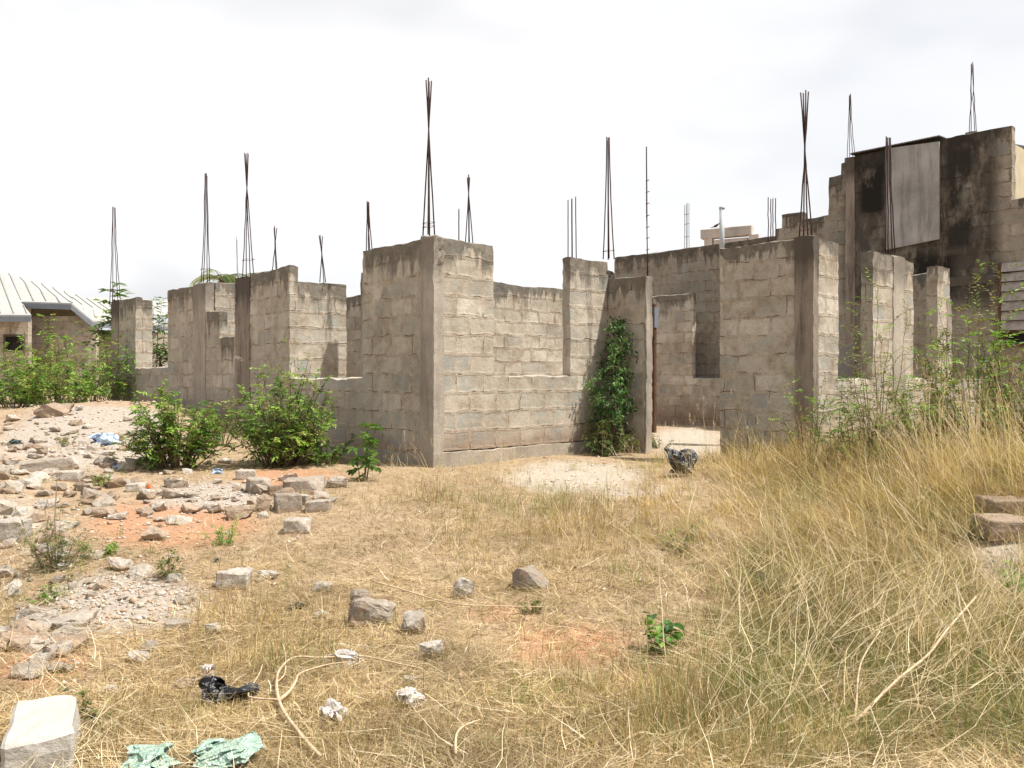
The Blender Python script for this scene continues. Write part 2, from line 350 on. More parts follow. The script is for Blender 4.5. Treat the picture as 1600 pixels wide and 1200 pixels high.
# ------------------------------------------------------------------ walls
def shell(name, axis, off, segs, thick, z0, m, parent, ds=0.075, dz=0.0625, rough=1.0, ragged=0.02, dark=None, chip=None, uvoff=0.0, lowz=None, label=None):
    """a block wall: segs = [(s0, s1, top)], s runs along A ('A') or B ('B'); thickness goes away from the viewer"""
    S = []; top = []
    for (a0, a1, t) in segs:
        n = max(1, round((a1 - a0) / ds))
        for i in range(n): S.append(a0 + (a1 - a0) * i / n); top.append(t)
    S.append(segs[-1][1]); top = np.array(top)
    tops = sorted(set(round(t, 4) for t in top)); Z = []
    zz = z0
    while zz < tops[-1] - 1e-6:
        if all(abs(zz - t) > dz * 0.4 for t in tops): Z.append(zz)
        zz += dz
    Z = sorted(Z + tops)
    nk = 2; T = [thick * k / nk for k in range(nk + 1)]
    ns = len(S) - 1; nz = len(Z) - 1
    fill = np.zeros((ns + 2, nz + 2), bool)
    for i in range(ns):
        for j in range(nz):
            if (Z[j] + Z[j + 1]) / 2 < top[i]: fill[i + 1, j + 1] = True
    F_ = []
    for i in range(ns):
        for j in range(nz):
            if not fill[i + 1, j + 1]: continue
            F_.append(('f', [(i, j, 0), (i + 1, j, 0), (i + 1, j + 1, 0), (i, j + 1, 0)], (0, -1, 0)))
            F_.append(('b', [(i, j, nk), (i + 1, j, nk), (i + 1, j + 1, nk), (i, j + 1, nk)], (0, 1, 0)))
            for k in range(nk):
                if not fill[i + 1, j + 2]: F_.append(('t', [(i, j + 1, k), (i + 1, j + 1, k), (i + 1, j + 1, k + 1), (i, j + 1, k + 1)], (0, 0, 1)))
                if not fill[i, j + 1]: F_.append(('l', [(i, j, k), (i, j + 1, k), (i, j + 1, k + 1), (i, j, k + 1)], (-1, 0, 0)))
                if not fill[i + 2, j + 1]: F_.append(('r', [(i + 1, j, k), (i + 1, j + 1, k), (i + 1, j + 1, k + 1), (i + 1, j, k + 1)], (1, 0, 0)))
    orient = {}
    for o_, ks, _ in F_:
        for k in ks: orient.setdefault(k, set()).add(o_)
    vid = {}; verts = []; uvs = []; td = []; lo = []; dk = []
    seed = (hash_(name) + off * 3.1 + segs[0][0] * 1.7) % 50
    def pos(k):
        i, j, kk = k; s, t, z = S[i], T[kk], Z[j]
        p = Vector((s * 1.0 + seed, t + off, z))
        n = noise.noise_vector(p * 2.3) * 0.010 * rough + noise.noise_vector(p * 9.0) * 0.006 * rough
        oo = orient[k]; ci = max(top[min(i, ns - 1)], top[max(i - 1, 0)])
        if len(oo) > 1:
            n += noise.noise_vector(p * 13) * 0.013 * rough
            if 't' in oo:
                n.z -= abs(noise.noise(p * 3.1)) * ragged * 1.5
        if 't' in oo and kk in (0, nk): n.z -= 0.012
        if 't' in oo: n.z += noise.noise(p * Vector((1.3, 1, 1)).x * 1.3) * ragged + noise.noise(p * 6) * ragged * 0.5
        if chip:
            c = chip(s, t, z)
            if c: n += noise.noise_vector(p * 17) * 0.05 * c + noise.noise_vector(p * 40) * 0.03 * c
        return s + n.x, t + n.y, z + n.z, ci
    cache = {}
    faces = []
    for o_, ks, nn in F_:
        fl = []
        for k in ks:
            key = (k, o_)
            if key not in vid:
                if k not in cache: cache[k] = pos(k)
                s, t, z, ci = cache[k]
                vid[key] = len(verts)
                verts.append((off + t, s, z) if axis == 'A' else (s, off + t, z))
                uvs.append((s + uvoff, z - 0.19) if o_ in 'fb' else ((s, t) if o_ == 't' else (t + 0.13, z - 0.19 + 0.0)))
                td.append(max(0.0, ci - Z[k[1]]) if ci > EYE + .5 else 9.0); lo.append(max(0.0, 1 - max(0, Z[k[1]] - (lowz if lowz is not None else 0.05)) / 0.35))
                dk.append(dark(S[k[0]], Z[k[1]]) if dark else 0.0)
            fl.append(vid[key])
        a_, b_, c_ = (Vector(verts[fl[0]]), Vector(verts[fl[1]]), Vector(verts[fl[2]]))
        nrm = (b_ - a_).cross(c_ - a_)
        out = Vector((nn[1], nn[0], nn[2])) if axis == 'A' else Vector(nn)
        if nrm.dot(out) < 0: fl.reverse()
        faces.append(fl)
    o = mesh_obj(name, verts, faces, m, parent, smooth=True, uvs=uvs, attrs={'topd': td, 'low': lo, 'dark': dk})
    if label: o['label'] = label
    return o
def hash_(s):
    h = 0
    for c in s: h = (h * 31 + ord(c)) % 997
    return h / 20
def add_tube(vs_, fs, pts, rads, sides=5):
    base = len(vs_); n = len(pts); up0 = Vector((0.3, 0.7, 0.64)).normalized()
    for i, p in enumerate(pts):
        d = (pts[min(i + 1, n - 1)] - pts[max(i - 1, 0)])
        d = d.normalized() if d.length > 1e-9 else Vector((0, 0, 1))
        a_ = d.cross(up0 if abs(d.dot(up0)) < 0.95 else Vector((1, 0, 0))).normalized(); b_ = d.cross(a_)
        for k in range(sides):
            an = 2 * math.pi * k / sides
            vs_.append(tuple(p + (a_ * math.cos(an) + b_ * math.sin(an)) * rads[i]))
    for i in range(n - 1):
        for k in range(sides):
            k2 = (k + 1) % sides
            fs.append([base + i * sides + k, base + i * sides + k2, base + (i + 1) * sides + k2, base + (i + 1) * sides + k])
    fs.append([base + k for k in range(sides)][::-1]); fs.append([base + (n - 1) * sides + k for k in range(sides)])
def tube_obj(name, pts, rads, m, parent=None, sides=6):
    v, f = [], []; add_tube(v, f, [Vector(p) for p in pts], rads if hasattr(rads, '__len__') else [rads] * len(pts), sides)
    return mesh_obj(name, v, f, m, parent, smooth=True)
def box_vf(x0, y0, z0, x1, y1, z1):
    v = [(x, y, z) for x in (x0, x1) for y in (y0, y1) for z in (z0, z1)]
    f = [[0, 1, 3, 2], [4, 6, 7, 5], [0, 4, 5, 1], [2, 3, 7, 6], [0, 2, 6, 4], [1, 5, 7, 3]]
    return v, f
def boxes_obj(name, boxes, m, parent=None, bevel=0.0):
    V_, F_ = [], []
    for b in boxes:
        v, f = box_vf(*b); n = len(V_); V_ += v; F_ += [[i + n for i in q_] for q_ in f]
    o = mesh_obj(name, V_, F_, m, parent)
    if bevel:
        bm = bmesh.new(); bm.from_mesh(o.data); bmesh.ops.bevel(bm, geom=bm.edges[:], offset=bevel, segments=1, affect='EDGES'); bm.to_mesh(o.data); bm.free()
    return o
def EZ(h): return EYE + h
TOP = EZ(1.77)
DEEP = -0.35

house = empty('unfinished_house', (O.x, O.y, 0), ROT, label='roofless grey block house with open window gaps and starter bars, middle of the plot', cat='building')
blk = M['block']
def local(px, depth, h=0.0):        # photo column at a depth -> house coordinates
    X, Y = atz(px, depth); u, v = uv_of(X, Y); return u, v, EZ(h)

# outer wall facing the left (along A)
shell('block_wall', 'A', 0.0, [(0.14, V(567), TOP), (V(567), V(452), EZ(-0.02)), (V(452), V(391), TOP)], 0.15, DEEP, blk, house, label='long shaded block wall with a wide window gap, left of the near corner')
shell('block_wall', 'A', 0.0, [(V(391) + .001, V(367), EZ(1.7)), (V(367), V(343), EZ(0.72)), (V(343), V(322), EZ(1.22)), (V(322), V(262), TOP), (V(262), V(212), EZ(0.19)), (V(212), V(175), TOP)],
      0.15, DEEP + .3, blk, house, uvoff=0.2, lowz=0.45, label='shaded far left block wall with a small high window notch and an end pier')
# outer wall facing the right (along B)
uj = U(950)
shell('block_wall', 'B', 0.0, [(0.14, U(771), TOP), (U(771), U(891), EZ(0.015)), (U(891), uj, TOP)], 0.15, 0.19, blk, house, ds=0.06, uvoff=0.1, lowz=0.2,
      label='sunlit block wall with a window gap, right of the near corner')
shell('plinth', 'B', -0.03, [(-0.03, uj - .002, 0.19)], 0.2, DEEP, M['plinth'], house, ds=0.1, ragged=0.01)
shell('plinth', 'A', -0.03, [(0.14, V(455), 0.16)], 0.2, DEEP, M['plinth'], house, ds=0.1, ragged=0.01)
# columns
def column(u0, u1, v0, v1, top, m=None, chip=None, z0=DEEP, label=None, rough=0.8, ragged=0.03):
    return shell('column', 'B', v0, [(u0, u1, top)], v1 - v0, z0, m or M['column'], house, ds=0.04, dz=0.05, chip=chip, rough=rough, ragged=ragged, label=label)
c_main = column(-0.014, 0.15, -0.014, 0.27, EZ(1.80), chip=lambda s, t, z: 1.0 if (z > 2.45 and s > 0.02) else (0.35 if z > 2.35 else 0.06), label='tall near corner column with a crumbled top')
c_left = column(-0.012, 0.16, V(391), V(368), EZ(1.74), m=M['column_dark'], chip=lambda s, t, z: 0.3)
c_left2 = column(-0.012, 0.17, V(322), V(303), EZ(1.79), m=M['column'])
c_end = column(-0.012, 0.16, V(186), V(175) + .02, EZ(1.78), m=M['column_dark'])
shell('block_wall', 'B', V(212) - .0, [(0.151, 0.36, EZ(1.72))], 0.16, DEEP, blk, house, label='short return stub at the far left pier')
# interior partitions seen through the gaps
v_p2 = V(452) + 0.02
shell('block_wall', 'B', v_p2, [(0.152, U(541, v_p2), EZ(1.54))], 0.15, DEEP, blk, house, uvoff=.3, label='sunlit partition behind the wide left window gap')
v_p1 = V(322) + 0.0
shell('block_wall', 'B', v_p1 - .02, [(0.172, 1.9, EZ(1.80))], 0.15, DEEP, blk, house, label='sunlit partition behind the small notch')
uf, vf, _ = local(566, 17.6)
shell('block_wall', 'A', uf, [(vf - 3.0, vf + 1.8, EZ(1.77))], 0.15, DEEP, blk, house, label='far shaded partition past the wide left window gap')
ub, vb, _ = local(772, 15.3)
shell('block_wall', 'B', vb, [(ub - 1.5, U(905, vb), EZ(1.77))], 0.15, DEEP, blk, house, ds=.07, uvoff=.2, label='rear sunlit wall seen through the right window gap')
# return wall of the porch
shell('block_wall', 'A', uj, [(-0.70, -0.001, EZ(1.5))], 0.15, DEEP, blk, house, ds=.05, label='short porch return wall behind the climbing plant')
c_mid = column(uj - 0.005, uj + 0.16, 0.0, 0.2, EZ(1.64), m=M['column_dark'], chip=lambda s, t, z: 0.9 if z > 2.6 else 0.1, label='crumbling column behind the porch return wall')
# right wing
XR, YR = atz(1270, 10.3); ur, vr = uv_of(XR, YR)
vl = V(1125, ur)
shell('block_wall', 'A', ur, [(vr + 0.14, vl, TOP)], 0.15, DEEP, blk, house, ds=.06, uvoff=.15, label='shaded block wall right of the doorway')
c_r = column(ur - 0.014, ur + 0.13, vr - 0.014, vr + 0.24, EZ(1.80), m=M['column_dark'], chip=lambda s, t, z: 0.10, label='black stained corner column of the right wing')
shell('block_wall', 'B', vr, [(ur + 0.12, U(1310, vr), TOP), (U(1310, vr), U(1364, vr), EZ(-0.03)), (U(1364, vr), U(1394, vr), EZ(1.78)), (U(1394, vr), U(1427, vr), EZ(1.76)),
      (U(1427, vr), U(1465, vr), EZ(-0.03)), (U(1465, vr), U(1484, vr), EZ(1.8)), (U(1484, vr), U(1640, vr), EZ(-0.05))], 0.17, DEEP, blk, house, ds=.06, uvoff=.31,
      label='sunlit front wall of the right wing with narrow piers between window gaps')
c_r2 = column(U(1395, vr), U(1413, vr), vr - 0.012, vr + 0.18, EZ(1.79), chip=lambda s, t, z: 0.08)
u6, v6, _ = local(1440, 13.9)
shell('block_wall', 'A', u6, [(V(1477, u6), V(1398, u6), EZ(1.75))], 0.15, DEEP, blk, house, label='dark partition behind the two right piers')
# inner wall behind the doorway
u7, v7, _ = local(1050, 19.4)
shell('block_wall', 'A', u7, [(V(1165, u7), V(1082, u7), EZ(-0.03)), (V(1082, u7), V(1000, u7), EZ(1.95))], 0.13, DEEP, blk, house, ds=.1, uvoff=.2, lowz=.3, label='shaded inner wall with a window gap, seen through the doorway')
# screed floor inside the doorway
vv = []; 
o = boxes_obj('floor_slab', [(uj + .16, -0.55, -0.3, ur - .02, 6.5, 0.17)], M['slab'], house, bevel=.015)

# starter bars
def rods(col, specs, depth, h_top, h_base, spread_b, spread_t, cx, cross=None, tie=None, mat=None, n=4, lean=0.0, r=0.0085, wob=0.016):
    """cx = photo column at the base; heights are above the eye; bars are children of their column"""
    u, v, _ = local(cx, depth); ul, vl_, _ = local(cx + lean, depth)
    rr = random.Random(int(cx))
    for i in range(n):
        an = math.pi / 4 + i * 2 * math.pi / n
        bu, bv = u + math.cos(an) * spread_b, v + math.sin(an) * spread_b
        tu, tv = ul + math.cos(an + (math.pi if cross else 0)) * spread_t, vl_ + math.sin(an + (math.pi if cross else 0)) * spread_t
        zt = EZ(h_top) - rr.uniform(0, 0.10) * (h_top - h_base) ** .5 * .6
        zb = EZ(h_base) - 0.05; pts = []
        for k in range(9):
            f = k / 8; g_ = 1 - (1 - f) ** 1.6 if cross is None else min(1, f * 1.0)
            b_ = math.sin(f * math.pi) * rr.uniform(-wob, wob)
            pts.append((bu + (tu - bu) * g_ + b_, bv + (tv - bv) * g_ + b_, zb + (zt - zb) * f))
        tube_obj('reinforcing_bar', pts, r, mat or M['rust'], col, 5)
    for th in (tie or []):
        s_ = spread_b * 0.78; z = EZ(th)
        ring = [(u - s_, v - s_, z), (u + s_, v - s_, z + .01), (u + s_, v + s_, z), (u - s_, v + s_, z - .01), (u - s_, v - s_, z)]
        tube_obj('stirrup', ring, 0.004, M['rust_red'], col, 4)
def hh(py, depth): return (HOR - py) * depth / F
rods(c_end, None, 19.2, hh(323, 19.2), hh(470, 19.2), .13, .03, 180, n=4, lean=-2)
rods(c_left2, None, 15.7, hh(268, 15.7), hh(443, 15.7), .09, .02, 321, tie=[hh(420, 15.7)], lean=1)
rods(c_left, None, 14.2, hh(235, 14.2), hh(430, 14.2), .10, .035, 388, cross=1, tie=[hh(406, 14.2)], lean=-3)
rods(c_main, None, 10.5, hh(117, 10.5), hh(362, 10.5), .075, .035, 670, cross=1, tie=[hh(352, 10.4), hh(346, 10.4)], r=.0095)
rods(c_mid, None, 12.7, hh(213, 12.7), hh(400, 12.7), .085, .02, 951, tie=[hh(392, 12.7)], lean=-1, r=.0095)
rods(c_r, None, 10.5, hh(139, 10.5), hh(371, 10.5), .085, .05, 1259, cross=1, tie=[hh(357, 10.4)], r=.0095, lean=-2)
rods(c_r2, None, 12.0, hh(213, 12.0), hh(390, 12.0), .07, .03, 1391, r=.0095, lean=-3)
def back_column(px, depth, htop, **k):
    u, v, _ = local(px, depth)
    c = shell('column', 'B', v - .1, [(u - .1, u + .1, EZ(htop))], .2, DEEP, M['column'], house, ds=.1, dz=.12)
    return c
c = back_column(370, 16.6, 1.75); rods(c, None, 16.6, hh(368, 16.6), hh(432, 16.6), .0, .0, 372, n=1, r=.014, mat=M['pipe'], lean=-2)
c = back_column(429, 15.0, 1.66); rods(c, None, 15.0, hh(352, 15.0), hh(418, 15.0), .05, .03, 430, cross=1, n=3)
c = back_column(504, 14.4, 1.55); rods(c, None, 14.4, hh(367, 14.4), hh(437, 14.4), .06, .035, 505, cross=1, n=3, lean=-4)
c = back_column(577, 13.4, 1.70); rods(c, None, 13.4, hh(313, 13.4), hh(388, 13.4), .05, .015, 577, n=4, lean=-2)
c = back_column(717, 14.0, 1.75); rods(c, None, 14.0, hh(325, 14.0), hh(375, 14.0), .02, .02, 717, n=2)
c = back_column(733, 13.0, 1.75); rods(c, None, 13.0, hh(272, 13.0), hh(375, 13.0), .06, .02, 733, cross=1, n=4, lean=-1)
c = back_column(894, 12.9, 1.77); rods(c, None, 12.9, hh(307, 12.9), hh(400, 12.9), .065, .06, 894, n=4, lean=-0.5)
c = shell('column', 'A', uj + .005, [(-0.73, -0.702, EZ(1.5))], .14, DEEP, M['column'], house, ds=.03)
rods(c, None, 12.15, hh(226, 12.15), hh(430, 12.15), .025, .02, 1012, n=2, r=.007, lean=-2, tie=[hh(y, 12.15) for y in (425, 408, 390, 372, 355, 337, 318, 300, 282)])
c = back_column(1206, 13.5, 1.9); rods(c, None, 13.5, hh(308, 13.5), hh(374, 13.5), .06, .06, 1206, n=4)
c = back_column(1473, 13.6, 1.3); rods(c, None, 13.4, hh(330, 13.4), hh(412, 13.4), .05, .03, 1474, n=3, cross=1, r=.005)

# ------------------------------------------------------------------ tall neighbouring house
tall = empty('tall_house', (O.x, O.y, 0), ROT, label='tall black stained unfinished block house behind the right wing, pale panel high on its wall', cat='building')
ut, vt, _ = local(1070, 20.0)
def TR(r): return EZ(r * 29400 / F)
def VT(px): return V(px, ut)
DK = [(1318, 1560, 190, 480, .8), (1335, 1385, 245, 345, 1.0), (1325, 1360, 330, 420, .35), (1400, 1500, 385, 470, 1.0), (1470, 1530, 215, 400, .95), (1340, 1400, 250, 300, .9), (1420, 1500, 400, 440, 1), (1330, 1345, 400, 600, .4), (1500, 1520, 200, 300, .4)]
def dark_t(s, z):
    X = O.x + BX.x * ut + AX.x * s; Y = O.y + BX.y * ut + AX.y * s
    px, py = pix(X, Y, z); d = 0
    for (a0, a1, b0, b1, k) in DK:
        fx = min(px - a0, a1 - px) / 18; fy = min(py - b0, b1 - py) / 30
        d = max(d, k * max(0, min(1, .5 + fx)) * max(0, min(1, .5 + fy)))
    return d
segs = [(1640, 1581, .1404), (1581, 1322, .199), (1322, 1295, .184), (1295, 1254, .1493), (1254, 1222, .156), (1222, 1212, .144), (1212, 960, .1368)]
shell('block_wall', 'A', ut, [(VT(a0), VT(a1), TR(r)) for a0, a1, r in segs], 0.2, DEEP, M['block_far'], tall, ds=0.12, dz=.125, dark=dark_t, uvoff=.1, lowz=.2)
def slab_on(name, pxs, pys, m, proud, th, parent=tall):       # flat piece fixed on the tall wall, given by its left/right columns and rows at each side
    (xa, xb), (ya0, ya1, yb0, yb1) = pxs, pys
    va, vb_ = VT(xa), VT(xb)
    def zz(px, py):
        X = O.x + BX.x * ut + AX.x * V(px, ut); Y = O.y + BX.y * ut + AX.y * V(px, ut); return EYE + (HOR - py) * Y / F
    za0, za1, zb0, zb1 = zz(xa, ya0), zz(xa, ya1), zz(xb, yb0), zz(xb, yb1)
    u0, u1 = ut - proud - th, ut - proud
    v = [(u0, va, za0), (u0, vb_, zb0), (u0, vb_, zb1), (u0, va, za1), (u1, va, za0), (u1, vb_, zb0), (u1, vb_, zb1), (u1, va, za1)]
    f = [[0, 1, 2, 3], [7, 6, 5, 4], [0, 4, 5, 1], [1, 5, 6, 2], [2, 6, 7, 3], [3, 7, 4, 0]]
    return mesh_obj(name, v, f, m, parent)
pn = slab_on('pale_panel', (1385, 1469), (233, 391, 222, 374), M['panel'], 0.01, .05)
# concrete frame columns on the tall wall
for xa, xb, y0, y1 in ((1322, 1336, 252, 640),):
    shell('column', 'A', ut - .03, [(VT(xb), VT(xa), TR(.199 if xa > 1330 else .197))], .1, DEEP, M['column_dark'], tall, ds=.1, dz=.1, rough=1.5)
# string course crack / slab line
shell('ring_beam', 'A', ut - .025, [(VT(1640), VT(1400), EZ(1.9))], .05, EZ(1.72), M['column_dark'], tall, ds=.15, rough=2)
# corrugated roof edge
v_, f_ = [], []
n = 90; va, vb_ = VT(1470), VT(1331)
for i in range(n * 4 + 1):
    s = va + (vb_ - va) * i / (n * 4); z = TR(.1995) + .02 + .016 * math.sin(i * math.pi / 3)
    for (du, dz_) in ((-.09, 0), (1.6, .1), (1.6, .094), (-.09, -.008)): v_.append((ut + du, s, z + dz_))
for i in range(n * 4):
    for k in range(4):
        f_.append([i * 4 + k, i * 4 + (k + 1) % 4, i * 4 + 4 + (k + 1) % 4, i * 4 + 4 + k])
mesh_obj('roof_sheet', v_, f_, M['roof_rust'], tall)
# side return wall and the wall receding on the right
shell('block_wall', 'B', VT(1322) + .0, [(ut + .2, ut + 4.0, TR(.197))], .2, DEEP, M['block_far'], tall, ds=.2, dz=.25)
shell('block_wall', 'B', VT(1580) - .0, [(ut + .21, ut + 1.2, TR(.199) - .3)], .2, DEEP, M['cream'], tall, ds=.2, dz=.25)
# louvred window
zt_ = EZ(hh(413, 15.1)); zb_ = EZ(hh(518, 15.1)); wv0, wv1 = VT(1640), VT(1561)
fr = boxes_obj('window', [(ut - .05, wv1 - .05, zb_ - .3, ut - .003, wv1, zt_), (ut - .05, wv0, zb_ - .30, ut - .003, wv1 - .05, zb_ - .25), (ut - .05, wv0, zb_ - .04, ut - .003, wv1 - .05, zb_)], M['wood'], tall)
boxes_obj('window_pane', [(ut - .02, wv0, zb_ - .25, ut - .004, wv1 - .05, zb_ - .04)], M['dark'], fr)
n = 7
for i in range(n):
    z = zb_ + (zt_ - zb_) * i / n; h = (zt_ - zb_) / n
    v = [(ut - .075, wv0, z + .01), (ut - .075, wv1 - .052, z + .01), (ut - .03, wv1 - .052, z + h * .96), (ut - .03, wv0, z + h * .96),
         (ut - .06, wv0, z + .01), (ut - .06, wv1 - .052, z + .01), (ut - .012, wv1 - .052, z + h * .96), (ut - .012, wv0, z + h * .96)]
    mesh_obj('shutter_slat', v, [[0, 1, 2, 3], [7, 6, 5, 4], [0, 4, 5, 1], [1, 5, 6, 2], [2, 6, 7, 3], [3, 7, 4, 0]], M['shutter'], fr)
def rods_t(px, depth, ytop, ybase, sb, st, n=4, cross=None, lean=0, tie=None, r=.007):
    u, v, _ = local(px, depth)
    c = shell('column', 'B', v - .1, [(u - .1, u + .1, EZ(hh(ybase, depth)))], .2, EZ(hh(ybase, depth)) - 1.2, M['column'], tall, ds=.1, dz=.12)
    rods(c, None, depth, hh(ytop, depth), hh(ybase, depth), sb, st, px, cross=cross, n=n, lean=lean, tie=tie, r=r)
rods_t(1330, 17.5, 146, 247, .09, .015, lean=-2)
rods_t(1520, 16.0, 96, 206, .07, .02, lean=-1)
rods_t(1073, 20.7, 317, 390, .06, .055, tie=[hh(y, 20.7) for y in (370, 350, 335)])
# vent pipe
u, v, _ = local(1128, 18.9)
pp = tube_obj('vent_pipe', [(u, v, EZ(hh(420, 18.9))), (u, v, EZ(hh(326, 18.9)))], .057, M['pipe'], tall, 12)
tube_obj('pipe_rim', [(u, v, EZ(hh(327, 18.9))), (u, v, EZ(hh(323, 18.9)))], .064, M['pipe'], pp, 12)
# parapet beam further back, with a small bird on it
u, v, _ = local(1097, 25)
u2, v2, _ = local(1215, 24.4)
X0, Y0 = atz(1100, 26); X1, Y1 = atz(1200, 25)
beam = empty('parapet', (X0, Y0, 0), math.atan2(Y1 - Y0, X1 - X0), label='pale concrete parapet beam behind the tall stained house, with a small bird on it', cat='wall')
L = math.hypot(X1 - X0, Y1 - Y0)
boxes_obj('beam', [(-.12, 0, EZ(hh(373, 26)), L * .75, .3, EZ(hh(358, 26)))], M['slab'], beam, bevel=.02)
boxes_obj('pier', [(0, .02, -.2, .25, .28, EZ(hh(373, 26)) + .002), (1.4, .02, -.2, 1.7, .28, EZ(hh(373, 26)) + .002), (.3, .05, EZ(hh(395, 26)), 1.35, .25, EZ(hh(376, 26)))], M['slab'], beam)
def bird(X, Y, Z):
    e = empty('bird', (X, Y, Z), math.radians(-20), label='small dark bird perched on the pale parapet beam', cat='bird')
    bm = bmesh.new()
    prof = [(-.17, .035, .008), (-.10, .05, .014), (-.05, .075, .035), (0, .09, .045), (.045, .11, .038), (.07, .135, .026), (.09, .15, .026), (.11, .15, .018), (.135, .142, .004)]
    rings = []
    for x, z, r in prof:
        rings.append([bm.verts.new((x, r * .85 * math.cos(a * math.pi / 4), z + r * math.sin(a * math.pi / 4))) for a in range(8)])
    for a_, b_ in zip(rings, rings[1:]):
        for k in range(8): bm.faces.new((a_[k], a_[(k + 1) % 8], b_[(k + 1) % 8], b_[k]))
    bm.faces.new(rings[0]); bm.faces.new(rings[-1][::-1])
    me = bpy.data.meshes.new('body'); bm.to_mesh(me); bm.free(); me.materials.append(M['bird'])
    me.polygons.foreach_set('use_smooth', [True] * len(me.polygons)); link(bpy.data.objects.new('body', me), e)
    for s in (-1, 1): tube_obj('leg', [(0.01, s * .015, .06), (.015, s * .015, 0)], .003, M['bird'], e, 4)
Xb, Yb = atz(1119, 25.9); bird(Xb, Yb, EZ(hh(358, 26)))
# far pale house edge at the right border
X0, Y0 = atz(1583, 26)
fh = empty('far_house', (X0, Y0, 0), math.radians(-12), label='pale house with a dark eave just showing at the right border', cat='building')
boxes_obj('wall', [(.0, 0, -.3, 4, .3, EZ(hh(262, 26)))], M['cream'], fh)
mesh_obj('roof', [(-.6, -.9, EZ(hh(232, 26))), (5, -.9, EZ(hh(262, 26)) - .9), (5, 3, EZ(hh(262, 26)) + .3), (-.6, 3, EZ(hh(232, 26)) + .8),
                  (-.6, -.9, EZ(hh(232, 26)) - .12), (5, -.9, EZ(hh(262, 26)) - 1.02), (5, 3, EZ(hh(262, 26)) + .18), (-.6, 3, EZ(hh(232, 26)) + .68)],
         [[0, 1, 2, 3], [7, 6, 5, 4], [0, 4, 5, 1], [1, 5, 6, 2], [2, 6, 7, 3], [3, 7, 4, 0]], M['fascia'], fh)
boxes_obj('column', [(.45, -.25, -.3, .7, -.05, EZ(hh(262, 26)))], M['column'], fh)

# ------------------------------------------------------------------ house with the cream metal roof on the left
def P3(px, py, depth): X, Y = atz(px, depth); return (X, Y, EYE + (HOR - py) * depth / F)
lh = empty('roofed_house', (-16.5, 26, 0), 0, label='low house with a cream ribbed metal roof at the far left', cat='building')
def rel(p): return (p[0] + 16.5, p[1] - 26, p[2])
ze = EZ(1.96); sl_ = 0.45
def roof_pt(px, depth_y):                      # on the front roof plane
    return ((px - 800) / F * depth_y, depth_y, ze + sl_ * (depth_y - 26))
def depth_for(py): k = HOR - py; return (sl_ * 26 - 1.96) * F / (sl_ * F - k)
ol = [roof_pt(-260, 26), roof_pt(49, 26), roof_pt(32, depth_for(471)), roof_pt(112, depth_for(474)), roof_pt(146, 26.6)]
# front plane, main: polygon down to the eave with the recessed notch
D = [(-260, depth_for(490.5)), (49, depth_for(492)), (32, depth_for(471)), (112, depth_for(473.5)), (146, depth_for(491))]
pts_top = [(0, depth_for(421)), (-260, depth_for(421))]
e_l = roof_pt(*D[1]); n_l = roof_pt(*D[2]); n_r = roof_pt(*D[3]);
e_r = P3(145, 501, 27.4); e_rr = P3(264, 508.5, 31.0); rid = roof_pt(0, depth_for(421)); rid2 = (rid[0] - 8, rid[1], rid[2]); e_ll = roof_pt(*D[0])
mid = (rid[0] + (e_rr[0] - rid[0]) * .45, rid[1] + (e_rr[1] - rid[1]) * .45, rid[2] + (e_rr[2] - rid[2]) * .45)
def ribbed(name, polys, m, th=.05):
    V_, F_ = [], []
    for poly in polys:
        n = len(V_); k = len(poly); V_ += [rel(p) for p in poly] + [(rel(p)[0], rel(p)[1], rel(p)[2] - th) for p in poly]
        F_.append(list(range(n, n + k))); F_.append([n + k + i for i in range(k)][::-1])
        for i in range(k): j = (i + 1) % k; F_.append([n + i, n + k + i, n + k + j, n + j])
    return mesh_obj(name, V_, F_, m, lh)
rf = ribbed('roof', [[e_ll, e_l, n_l, rid, rid2], [n_l, n_r, mid, rid], [n_r, e_r, e_rr, mid]], M['roof'])
bk = [rid2, rid, e_rr, (e_rr[0] - 2, e_rr[1] + 8, e_rr[2]), (rid2[0], e_rr[1] + 8, e_rr[2])]
ribbed('rear_roof', [[rid2, rid, (rid[0] + .5, rid[1] + 7, e_rr[2])], [rid, e_rr, (e_rr[0] - 2, e_rr[1] + 4, e_rr[2])]], M['roof'])
# standing ribs on the front roof, running up the slope (slanting in view)
def inter(p, q_, t): return tuple(p[i] + (q_[i] - p[i]) * t for i in range(3))
V_, F_ = [], []
def ribline(p, q_):
    add_tube(V_, F_, [Vector(rel(p)) + Vector((0, 0, .02)), Vector(rel(q_)) + Vector((0, 0, .02))], [.035, .035], 4)
bottom = [e_ll, e_l, n_l, n_r, e_r, e_rr]
def up_to_ridge(p):
    # the rib climbs away from the viewer, keeping X, until the ridge / hip line
    x = p[0]
    if x <= rid[0]: return (x, rid[1], rid[2])
    t = min(1, (x - rid[0]) / (e_rr[0] - rid[0])); return inter(rid, e_rr, t)
from mathutils.bvhtree import BVHTree
bm_ = bmesh.new(); bm_.from_mesh(rf.data); bvh = BVHTree.FromBMesh(bm_); bm_.free()
for i in range(60):                       # raised seams laid on the roof surface, running up the slope
    run = []
    for k in range(24):
        y_ = 5.6 - k * .25; x_ = -9 + i * .42 - y_ * .75
        h = bvh.ray_cast(Vector((x_, y_, 9)), Vector((0, 0, -1)))
        if h[0] is not None: run.append(h[0] + Vector((0, 0, .015)))
        else:
            if len(run) > 1: add_tube(V_, F_, run, [.02] * len(run), 4)
            run = []
    if len(run) > 1: add_tube(V_, F_, run, [.02] * len(run), 4)
o = mesh_obj('roof_ribs', V_, F_, M['rib'], rf)
